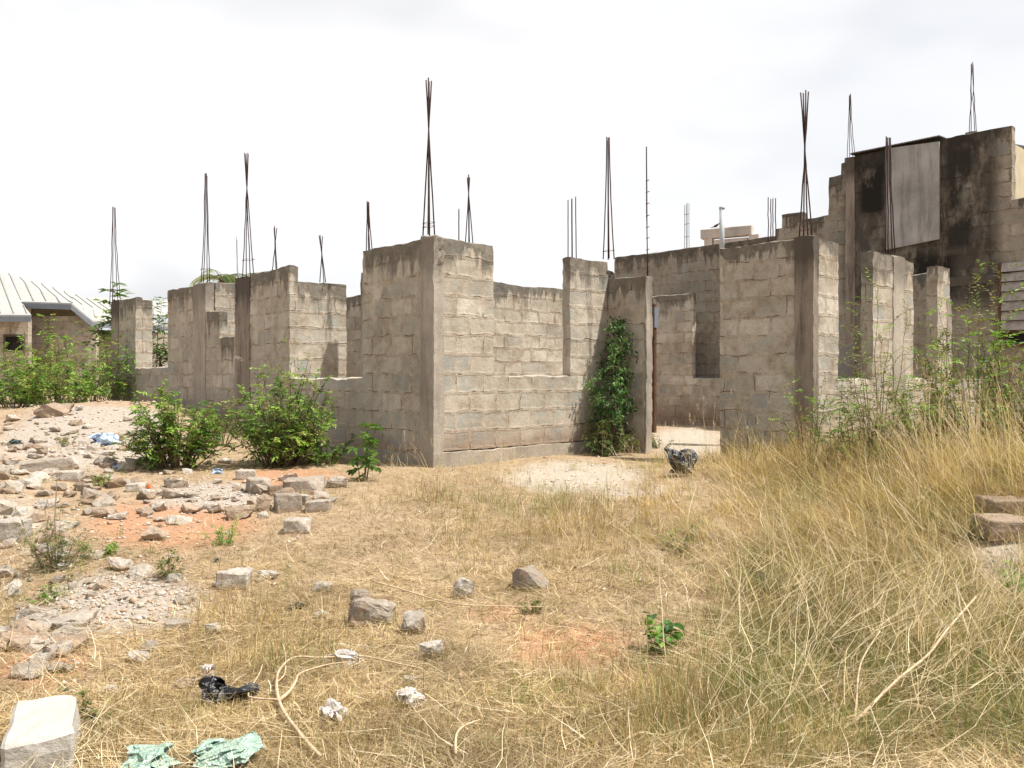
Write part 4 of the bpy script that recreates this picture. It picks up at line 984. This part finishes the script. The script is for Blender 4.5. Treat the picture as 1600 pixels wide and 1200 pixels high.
o = crumple('plastic_bag', 1062, 744, 44, 52, 'black_bag', 'black plastic bag caught in the dry grass before the doorway', 'bag', 14, spikes=[(.8, 0, .5, .4), (-.6, 0, .6, .3)]); o.location.z += .05
crumple('plastic_bag', 165, 694, 58, 26, 'blue_bag', 'pale blue and white plastic bag on the rubble beside the low bush', 'bag', 13)
crumple('cloth_scrap', 24, 694, 38, 9, 'teal_rag', 'dark teal rag on the rubble at the left border', 'rag', 15)
crumple('plastic_scrap', 125, 641, 14, 11, 'white_bag', 'small white plastic scrap on the gravel heap', 'litter', 16)
crumple('plastic_bag', 520, 1128, 54, 46, 'white_bag', 'clear whitish crumpled bag in the straw at the lower middle', 'bag', 21, spikes=[(.6, 0, .7, .5)])
crumple('plastic_wrapper', 535, 1040, 62, 36, 'white_bag', 'crumpled white wrapper below the big craggy stone', 'litter', 23, spikes=[(.3, -.5, -.2, .4)])
crumple('plastic_wrapper', 640, 1100, 66, 42, 'white_bag', 'dirty white crumpled wrapper right of the whitish bag', 'litter', 26)
crumple('plastic_wrapper', 325, 1058, 30, 34, 'white_bag', 'white torn wrapper just above the lower left black bag', 'litter', 29, spikes=[(.4, 0, .9, .5)])
crumple('cloth_scrap', 295, 1075, 50, 22, 'rubble_brown', 'beige crumpled cloth left of the lower left black bag', 'rag', 33)
crumple('plastic_scrap', 462, 952, 34, 13, 'black_bag', 'small flat black plastic scrap in the straw above the craggy stone', 'litter', 35)
crumple('plastic_scrap', 1185, 905, 50, 15, 'black_bag', 'flat black plastic scrap buried in the long grass at the right', 'litter', 37)
crumple('plastic_scrap', 338, 740, 22, 12, 'blue_bag', 'bluish plastic scrap at the foot of the low spreading bush', 'litter', 39)
crumple('plastic_scrap', 185, 731, 22, 8, 'blue_bag', 'greenish grey flat plastic scrap left of the low spreading bush', 'litter', 40)
crumple('plastic_scrap', 232, 764, 9, 13, 'orange', 'orange plastic scrap standing among the left rubble', 'litter', 41)
crumple('plastic_scrap', 338, 880, 16, 12, 'teal_rag', 'tiny dark purple scrap above the half sunk grey block', 'litter', 43)
crumple('glass_heap', 345, 1203, 120, 30, 'glass_heap', 'shattered pale green glass sheet at the bottom edge, right piece', 'glass', 45, dep=.13).location.z += .05
crumple('glass_heap', 232, 1222, 96, 32, 'glass_heap', 'pale green glass sheet at the bottom edge, left piece', 'glass', 47, dep=.13).location.z += .05
crumple('plastic_bag', 893, 703, 26, 12, 'teal_rag', 'dark blue plastic lying at the plinth left of the creeper', 'bag', 49)
def vine(pts, r0, r1, label, name='dry_stick', lift=.02, m='stick'):
    P = []; X0, Y0 = gp(*pts[0][:2]); base = Vector((X0, Y0, gz(X0, Y0)))
    for (px, py, *l) in pts:
        X, Y = gp(px, py); P.append(Vector((X, Y, gz(X, Y) + (l[0] if l else lift))) - base)
    Q = []
    for i in range(len(P) - 1):
        p0, p1, p2, p3 = P[max(i - 1, 0)], P[i], P[i + 1], P[min(i + 2, len(P) - 1)]
        for t in (0, .2, .4, .6, .8):
            Q.append(.5 * ((2 * p1) + (p2 - p0) * t + (2 * p0 - 5 * p1 + 4 * p2 - p3) * t * t + (3 * p1 - p0 - 3 * p2 + p3) * t ** 3))
    Q.append(P[-1]); n = len(Q)
    o = tube_obj(name, Q, [r0 + (r1 - r0) * i / (n - 1) for i in range(n)], M[m], None, 6); o.location = base
    return tag(o, label, 'stick' if name != 'dry_root' else 'root')
vine([(500, 1205), (470, 1170), (440, 1125), (432, 1085), (440, 1062), (462, 1045), (500, 1045), (560, 1043), (620, 1055), (660, 1065)], .0085, .0035, 'long pale bare root curving up from the bottom edge and off to the right', 'dry_root', .055)
vine([(434, 1118), (452, 1104), (462, 1085), (470, 1072), (510, 1060), (545, 1055)], .009, .003, 'pale root branching right from the long curved root', 'dry_root', .06)
vine([(432, 1080), (445, 1065), (446, 1035), (440, 1015)], .005, .003, 'short upright root branch left of the long curved root top', 'dry_root', .04)
vine([(433, 1116), (400, 1112), (388, 1105), (405, 1075), (410, 1060)], .005, .003, 'thin forked root left of the long curved root', 'dry_root', .06)
vine([(434, 1118), (470, 1120), (500, 1150), (550, 1180), (610, 1188), (640, 1200)], .007, .004, 'root running along the bottom right of the long curved root', 'dry_root', .02)
vine([(712, 1205), (713, 1175), (725, 1160), (750, 1148)], .006, .003, 'short hooked root at the bottom edge near the middle', 'dry_root', .06)
vine([(580, 920), (640, 938), (700, 956), (760, 960), (850, 962)], .005, .003, 'long thin straight twig across the straw above the craggy stones', 'dry_stick', .05)
vine([(1335, 1150, .05), (1400, 1110, .12), (1450, 1082, .17), (1480, 1050, .20), (1525, 1010, .26)], .007, .005, 'thick pale branch lying slanted in the grass at the lower right')
vine([(1335, 1150, .05), (1338, 1130, .07), (1345, 1085, .14), (1375, 1050, .2)], .005, .003, 'thin twig rising from the lower end of the thick pale branch')
vine([(1180, 1140, .03), (1245, 1115, .05), (1300, 1090, .08)], .006, .003, 'pale stick left of the thick branch at the lower right')
vine([(1145, 1038, .05), (1190, 1062, .06), (1235, 1095, .04)], .006, .003, 'white peeled stick in the grass right of the round leaved plant')
vine([(85, 850, .1), (87, 815, .16), (90, 790, .3)], .006, .003, 'dark upright stub in the left weed clump', m='bark')
vine([(880, 1080, .02), (940, 1100, .03), (985, 1090, .03)], .004, .003, 'curved thin twig on the red soil left of the round leaved plant')
vine([(960, 1180, .03), (1010, 1160, .04), (1060, 1190, .02)], .006, .004, 'short brown twig at the bottom edge right of the middle')
# pale post in the right grass, timber and board at the gaps
X, Y = atz(1507, 8.9); o = tube_obj('wooden_post', [(0, 0, -.2), (.03, 0, .4), (-.01, 0, .80)], [.04, .032, .026], M['column'], None, 8); o.location = (X, Y, gz(X, Y)); tag(o, 'pale weathered post standing in the tall grass at the right', 'post')
u, v, _ = local(1024, 14.6); X, Y = atz(1022, 14.2)
fr = empty('timber_prop', (X, Y, 0.17), ROT, label='thin dark timber prop standing in the doorway beside the sunlit jamb', cat='post')
boxes_obj('plank', [(-.03, -.03, 0, .03, .03, EZ(hh(475, 14.2)) - .17)], M['wood'], fr); boxes_obj('bracket', [(-.05, -.05, EZ(hh(512, 14.2)) - .17, .06, -.031, EZ(hh(480, 14.2)) - .17)], M['fascia'], fr)
X, Y = atz(1318, 12.2)
o = mesh_obj('leaning_board', [(-.2, 0, -.3), (.18, .05, -.3), (.18, .05, .50), (-.2, 0, .36), (-.2, .03, -.3), (.18, .08, -.3), (.18, .08, .50), (-.2, .03, .36)],
             [[0, 1, 2, 3], [7, 6, 5, 4], [0, 4, 5, 1], [1, 5, 6, 2], [2, 6, 7, 3], [3, 7, 4, 0]], M['board']); o.location = (X, Y, EZ(0)); tag(o, 'pale slanted board leaning inside the window gap right of the stained column', 'board')
X, Y = atz(1350, 12.4)
fr = boxes_obj('timber_rail', [(-.55, -.04, -.17, .3, .04, -.06)], M['wood'], None); fr.location = (X, Y, EZ(0.1)); tag(fr, 'brown timber rail inside the window gap below the slanted board', 'timber')

# ------------------------------------------------------------------ grass
def blades(name, base, H, az, lean, curve, W, C, seg=3, label=None, kind='stuff', m=None):
    """vectorised blades: base (n,3)"""
    n = len(base); t = np.linspace(0, 1, seg + 1)
    dx, dy = np.cos(az), np.sin(az)
    rows = []
    L = np.zeros((n,)); p = base.copy(); ang = lean.copy(); step = H / seg
    sidex, sidey = -dy, dx
    ra = R.uniform(0, np.pi, n); wx = np.cos(ra) * sidex + np.sin(ra) * dx * .5; wy = np.cos(ra) * sidey + np.sin(ra) * dy * .5
    vs_ = []
    for i in range(seg + 1):
        if i: az = az + R.normal(0, .3, n); dx, dy = np.cos(az), np.sin(az); ang = ang + R.normal(0, .14, n)
        w_ = W * (1 - t[i]) ** .7
        if i < seg:
            vs_.append(np.stack([p[:, 0] + wx * w_, p[:, 1] + wy * w_, p[:, 2]], 1)); vs_.append(np.stack([p[:, 0] - wx * w_, p[:, 1] - wy * w_, p[:, 2]], 1))
            ang2 = ang + curve * (i / seg)
            p = p + np.stack([dx * np.sin(ang2) * step, dy * np.sin(ang2) * step, np.cos(ang2) * step], 1)
        else: vs_.append(p.copy())
    co = np.stack(vs_, 1); k = co.shape[1]; co = co.reshape(-1, 3)
    b = (np.arange(n) * k)[:, None]
    fl = []
    quad = [[2 * i, 2 * i + 1, 2 * i + 3, 2 * i + 2] for i in range(seg - 1)]; pat = [x for q_ in quad for x in q_] + [2 * seg - 2, 2 * seg - 1, 2 * seg]
    faces = (b + np.array(pat)[None, :]).reshape(-1); sizes = np.tile(np.array([4] * (seg - 1) + [3]), n)
    cols = np.repeat(C, k, axis=0)
    o = np_mesh(name, co, faces, sizes, m or M['grass'], cols); tag(o, label, 'grass', kind=kind); return p
STRAW = np.array([[.50, .38, .20], [.62, .49, .28], [.42, .31, .16], [.72, .60, .38], [.46, .37, .19], [.29, .20, .10], [.21, .15, .08]])
GOLD = np.array([[.49, .38, .18], [.58, .46, .24], [.38, .28, .13], [.70, .58, .35], [.35, .29, .12], [.24, .16, .08], [.40, .27, .14], [.34, .20, .10], [.52, .44, .30]])
GRN = np.array([[.24, .26, .08], [.18, .23, .06], [.33, .33, .12], [.13, .18, .05]])
def pick(pal, n, var=.2): return pal[R.integers(0, len(pal), n)] * R.uniform(1 - var, 1 + var, (n, 1))
def house_mask(X, Y):
    """True where a plant may stand: outside the house walls"""
    d0, d1 = X - O.x, Y - O.y; u = d0 * BX.x + d1 * BX.y; v = d0 * AX.x + d1 * AX.y
    ins = (u > -.06) & (v > -.06) & (u < uj + .2)
    ins |= (u >= uj) & (u < ur + .02) & (v > -0.6)
    ins |= (u > ur - .06) & (v > vr - .04)
    return ~ins
def sample(n, y0, y1, pw=1.6, margin=1.25):
    t = R.random(n); e_ = 1 - pw; Y = (y0 ** e_ + t * (y1 ** e_ - y0 ** e_)) ** (1 / e_)
    X = R.uniform(-1, 1, n) * Y * 800 / F * margin; Z = ground(X, Y); return X, Y, Z
def clump(X, Y, s, ph=0): return .5 + .5 * np.sin(X * s + 2.1 * np.sin(Y * s * .7 + ph)) * np.sin(Y * s * 1.1 + 1.7 * np.sin(X * s * .8 + ph))
def cover(X, Y, Z):
    px, py, sand, red, grav = regions(X, Y, Z)
    tall = sstep(1060, 1290, px + (py - 700) * .12) * sstep(1300, 1000, py) 
    bank = np.maximum(blob2(px, py, 1585, 860, 60, 60), blob2(px, py, 1590, 920, 60, 45)) * 1.3; plot = np.clip(1 - .85 * sand - .72 * red - 1.0 * grav, 0.0, 1)
    left = sstep(330, 180, px) * sstep(900, 780, py)
    return px, py, np.clip(tall, 0, 1), np.clip(plot * (1 - .85 * left), 0.03, 1), bank, red, grav, sand
# 1 flat straw litter
X, Y, Z = sample(330000, 2.5, 13); px, py, tall_, pl, bank, red, grav, sand = cover(X, Y, Z)
keep = house_mask(X, Y) & (R.random(len(X)) < pl * (.35 + .65 * clump(X, Y, 2.3)) * (1 - .5 * tall_)); X, Y, Z, tl = X[keep], Y[keep], Z[keep], tall_[keep]; n = len(X)
blades('straw_litter', np.stack([X, Y, Z + R.uniform(.0, .03, n)], 1), R.uniform(.05, .2, n), R.uniform(0, 2 * np.pi, n), R.uniform(1.25, 1.62, n), R.uniform(-.1, .35, n), R.uniform(.0010, .0022, n) * (1 + Y * .06), pick(STRAW, n) * (.62 + .5 * clump(X, Y, 3.1, 0.7))[:, None], 2,
       'flattened pale straw covering the open ground')
X, Y, Z = sample(17000, 2.5, 11); px, py, tall_, pl, bank, red, grav, sand = cover(X, Y, Z)
keep = house_mask(X, Y) & (R.random(len(X)) < (pl * .75 + .12) * (.15 + .85 * clump(X, Y, 1.6, 5.0))); X, Y, Z = X[keep], Y[keep], Z[keep]; n = len(X)
blades('long_straw', np.stack([X, Y, Z + R.uniform(.01, .07, n)], 1), R.uniform(.12, .42, n), np.round(clump(X, Y, .9, 1.0) * 6) + R.normal(0, .7, n), R.uniform(1.3, 1.6, n), R.uniform(-.3, .35, n), R.uniform(.0011, .0023, n) * (.8 + .06 * Y), pick(np.array([[.74, .62, .42], [.66, .52, .33], [.80, .70, .52], [.52, .40, .24]]), n), 3, 'long fallen straws criss-crossing the open ground')
# 2 short upright dry grass
X, Y, Z = sample(230000, 2.5, 12.5); px, py, tall_, pl, bank, red, grav, sand = cover(X, Y, Z)
mid_ = np.maximum.reduce([blob2(px, py, 900, 830, 240, 75) * 1.1, blob2(px, py, 720, 790, 160, 40), blob2(px, py, 400, 1000, 130, 110) * .75, blob2(px, py, 1150, 1100, 260, 120) * .9, blob2(px, py, 250, 1150, 200, 70) * .6, tall_ * .9, blob2(px, py, 600, 1150, 250, 60) * .6, .12 + 0 * px])
cl = .6 * clump(X, Y, 3.6, 1.3) + .4 * clump(X, Y, 9.0, 2.3); keep = house_mask(X, Y) & (R.random(len(X)) < np.clip(mid_ * pl * (.25 + .95 * cl), 0, 1)); X, Y, Z, cl, md, px, py = X[keep], Y[keep], Z[keep], cl[keep], mid_[keep], px[keep], py[keep]; n = len(X)
H = R.uniform(.06, .22, n) * (.45 + .9 * cl) * (.6 + .7 * md); C = pick(GOLD, n); gm = (clump(X, Y, 1.4, 4.0) > .62) & (R.random(n) < .55) | (R.random(n) < .08) | ((py > 1000) & (px > 1000) & (R.random(n) < .35)); C[gm] = pick(GRN, int(gm.sum())); C = C * (.6 + .5 * clump(X, Y, 5.2, 3.0))[:, None]
blades('dry_grass', np.stack([X, Y, Z - .01], 1), H, R.uniform(0, 2 * np.pi, n), np.abs(R.normal(.35, .3, n)), R.uniform(.1, .9, n), R.uniform(.0010, .0020, n) * (1 + Y * .07), C, 3, 'short upright dry grass in the middle of the plot')
# 3 long grass on the right in tussocks
T = 3500; X, Y, Z = sample(T * 3, 2.6, 12.5, 1.35, 1.3); px, py, tall_, pl, bank, red, grav, sand = cover(X, Y, Z)
wallb = blob2(px, py, 1270, 745, 190, 42) * 1.2
tt = np.maximum.reduce([tall_, wallb, blob2(px, py, 1090, 840, 90, 60) * .7, blob2(px, py, 1000, 900, 70, 40) * .3, blob2(px, py, 760, 790, 60, 30) * .10, blob2(px, py, 880, 820, 60, 40) * .35])
keep = house_mask(X, Y) & (R.random(len(X)) < tt * (1 - .95 * np.clip(bank * 1.3, 0, 1))); X, Y, Z, tt, px, py, wallb = X[keep], Y[keep], Z[keep], tt[keep], px[keep], py[keep], wallb[keep]
nb_ = 46; n = len(X); hgt = R.uniform(.22, .56, n) * (.5 + .5 * np.minimum(tt, 1)) * (1 + .35 * np.minimum(wallb, 1)) * (.75 + .35 * sstep(3.5, 8.5, Y)); laz = np.where(py > 930, R.normal(.3, 1.1, n), R.normal(np.pi * .95, .75, n)); lln = R.uniform(.25, 1.35, n)
bx = np.repeat(X, nb_) + R.normal(0, .05, n * nb_); by = np.repeat(Y, nb_) + R.normal(0, .05, n * nb_); N = n * nb_
H = np.repeat(hgt * (1 - .3 * sstep(900, 1050, py)), nb_) * R.uniform(.4, 1.25, N); az = np.repeat(laz, nb_) + R.normal(0, 1.1, N); ln = np.abs(np.repeat(lln, nb_) + R.normal(0, .25, N))
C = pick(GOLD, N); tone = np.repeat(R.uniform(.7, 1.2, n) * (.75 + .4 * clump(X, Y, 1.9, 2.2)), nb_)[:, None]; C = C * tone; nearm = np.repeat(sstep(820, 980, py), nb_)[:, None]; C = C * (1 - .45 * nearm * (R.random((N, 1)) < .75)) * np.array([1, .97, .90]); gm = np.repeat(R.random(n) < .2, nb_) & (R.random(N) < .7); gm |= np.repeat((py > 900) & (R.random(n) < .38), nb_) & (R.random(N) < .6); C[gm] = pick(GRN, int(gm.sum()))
ok = house_mask(bx, by); 
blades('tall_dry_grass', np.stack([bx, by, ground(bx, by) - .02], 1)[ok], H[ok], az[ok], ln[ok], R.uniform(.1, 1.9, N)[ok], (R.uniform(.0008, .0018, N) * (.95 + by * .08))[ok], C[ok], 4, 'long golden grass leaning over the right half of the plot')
# 4 tall pale stalks
X, Y, Z = sample(5200, 3.2, 10.5, 1.2, 1.3); px, py, tall_, pl, bank, red, grav, sand = cover(X, Y, Z)
st_ = np.maximum.reduce([blob2(px, py, 1520, 740, 150, 60) * .9, blob2(px, py, 1380, 780, 130, 70) * .22, tall_ * .07, blob2(px, py, 760, 740, 170, 18) * .14, blob2(px, py, 1130, 740, 120, 40) * .22, blob2(px, py, 1250, 900, 200, 100) * .18])
keep = house_mask(X, Y) & (R.random(len(X)) < st_ * (1 - .9 * np.clip(bank * 1.3, 0, 1))); X, Y, Z, px, py = X[keep], Y[keep], Z[keep], px[keep], py[keep]; n = len(X)
rep = 5; X = np.repeat(X, rep) + R.normal(0, .06, n * rep); Y = np.repeat(Y, rep) + R.normal(0, .06, n * rep); px = np.repeat(px, rep); n *= rep
H = R.uniform(.45, 1.0, n) * np.where(px > 1430, 1.25, np.where(px < 1000, .55, .9)) * (.6 + .05 * Y); ok = house_mask(X, Y)
tips = blades('grass_stalks', np.stack([X, Y, ground(X, Y) - .02], 1)[ok], H[ok], R.normal(np.pi, .8, n)[ok], np.abs(R.normal(.35, .25, n))[ok], R.uniform(0, .7, n)[ok], (R.uniform(.0016, .0030, n) * (1 + Y * .04))[ok], pick(np.array([[.60, .50, .34], [.52, .42, .27], [.68, .58, .42]]), n)[ok], 4, 'tall pale dry stalks standing above the grass')
X, Y, Z = sample(20000, 2.6, 10.5, 1.3, 1.3); px, py, tall_, pl, bank, red, grav, sand = cover(X, Y, Z)
keep = house_mask(X, Y) & (R.random(len(X)) < (tall_ * .55 + blob2(px, py, 1090, 860, 150, 110) * .25) * (1 - .95 * np.clip(bank, 0, 1))); X, Y, Z, py = X[keep], Y[keep], Z[keep], py[keep]; n = len(X)
az = np.where(R.random(n) < .7, np.where(py > 950, R.normal(.4, .6, n), R.normal(2.7, .6, n)), R.uniform(0, 6.28, n))
blades('fallen_grass', np.stack([X, Y, Z + R.uniform(.05, .28, n)], 1), R.uniform(.3, .85, n), az, R.uniform(.75, 1.45, n), R.uniform(.1, .7, n), R.uniform(.0010, .0022, n) * (.75 + .07 * Y), pick(np.array([[.66, .55, .36], [.56, .45, .27], [.74, .64, .45], [.44, .33, .19]]), n), 4, 'long bent stems lying tangled over the right side grass')
tp = tips[R.random(len(tips)) < .55]; tp = np.repeat(tp, 7, axis=0); n = len(tp); tp = tp - np.stack([R.normal(0, .006, n), R.normal(0, .006, n), R.uniform(0, .09, n)], 1)
blades('seed_heads', tp, R.uniform(.03, .07, n), R.uniform(0, 6.28, n), R.uniform(.1, .7, n), R.uniform(0, .6, n), R.uniform(.0014, .0026, n), pick(np.array([[.60, .50, .34], [.52, .40, .26], [.46, .34, .24]]), n), 2, 'feathery dry seed heads on the tall stalks')
# 5 low green grass tufts here and there
X, Y, Z = sample(2600, 2.6, 12); px, py, tall_, pl, bank, red, grav, sand = cover(X, Y, Z)
gg = np.maximum.reduce([blob2(px, py, 440, 870, 60, 30) * .25, blob2(px, py, 130, 880, 90, 60) * .8, blob2(px, py, 150, 760, 90, 60) * .3, blob2(px, py, 420, 790, 60, 30) * .2, blob2(px, py, 150, 1130, 120, 60) * .5, blob2(px, py, 900, 1060, 250, 120) * .45, blob2(px, py, 1100, 850, 90, 50) * .6, blob2(px, py, 1150, 960, 150, 60) * .4, blob2(px, py, 750, 880, 200, 60) * .15, blob2(px, py, 1300, 1130, 260, 70) * .5, blob2(px, py, 760, 740, 100, 20) * .4, .05 + 0 * px])
keep = house_mask(X, Y) & (R.random(len(X)) < gg); X, Y = X[keep], Y[keep]; n = len(X); nb_ = 26
bx = np.repeat(X, nb_) + R.normal(0, .035, n * nb_); by = np.repeat(Y, nb_) + R.normal(0, .035, n * nb_); N = n * nb_; C = pick(GRN, N, .3); ok = house_mask(bx, by)
blades('green_grass', np.stack([bx, by, ground(bx, by) - .01], 1)[ok], R.uniform(.04, .14, N)[ok], R.uniform(0, 6.28, N)[ok], np.abs(R.normal(.5, .3, N))[ok], R.uniform(0, .8, N)[ok], R.uniform(.0012, .0022, N)[ok], C[ok], 3, 'small tufts of green grass coming through the straw')
# gravel: angular pebbles as one mesh
def gravel():
    X, Y, Z = sample(60000, 2.6, 17); px, py, tall_, pl, bank, red, grav, sand = cover(X, Y, Z)
    d = np.clip(np.maximum.reduce([grav * 1.0, .35 * sstep(400, 200, px) * sstep(960, 860, py), .03 + 0 * px, .35 * red * (px < 420), .5 * sand * (px > 600)]), 0, 1)
    keep = house_mask(X, Y) & (R.random(len(X)) < d) & ((px < 560) | (R.random(len(X)) < .5)); X, Y, Z = X[keep], Y[keep], Z[keep]; n = len(X)
    base = np.array([[1, 0, 0], [-1, 0, 0], [0, 1, 0], [0, -1, 0], [0, 0, 1], [0, 0, -1]], float)
    tri = np.array([[0, 2, 4], [2, 1, 4], [1, 3, 4], [3, 0, 4], [2, 0, 5], [1, 2, 5], [3, 1, 5], [0, 3, 5]])
    s = R.uniform(.006, .020, n) * (.7 + Y * .06) * np.where(R.random(n) < .08, 1.8, 1); v = base[None] * R.uniform(.55, 1.2, (n, 6, 1)) + R.normal(0, .18, (n, 6, 3)); v[:, :, 2] *= .6
    Z = Z - .1 * s; a_ = R.uniform(0, 6.28, n); c_, s_ = np.cos(a_)[:, None], np.sin(a_)[:, None]; x = v[:, :, 0] * c_ - v[:, :, 1] * s_; y = v[:, :, 0] * s_ + v[:, :, 1] * c_
    co = np.stack([x * s[:, None] + X[:, None], y * s[:, None] + Y[:, None], v[:, :, 2] * s[:, None] + (Z + s * .25)[:, None]], -1).reshape(-1, 3)
    f = (np.arange(n)[:, None, None] * 6 + tri[None]).reshape(-1)
    pal = np.array([[.50, .45, .38], [.40, .34, .27], [.58, .52, .44], [.36, .27, .19], [.45, .30, .20]]); C = np.repeat(pick(pal, n), 6, axis=0)
    b = NB('gravel'); o = np_mesh('gravel', co, f, np.full(n * 8, 3), b.done(b.attr('col', 'Color'), None, .95), C)
    tag(o, 'loose gravel and crumbs of broken block on the left ground', 'gravel', kind='stuff')
gravel()
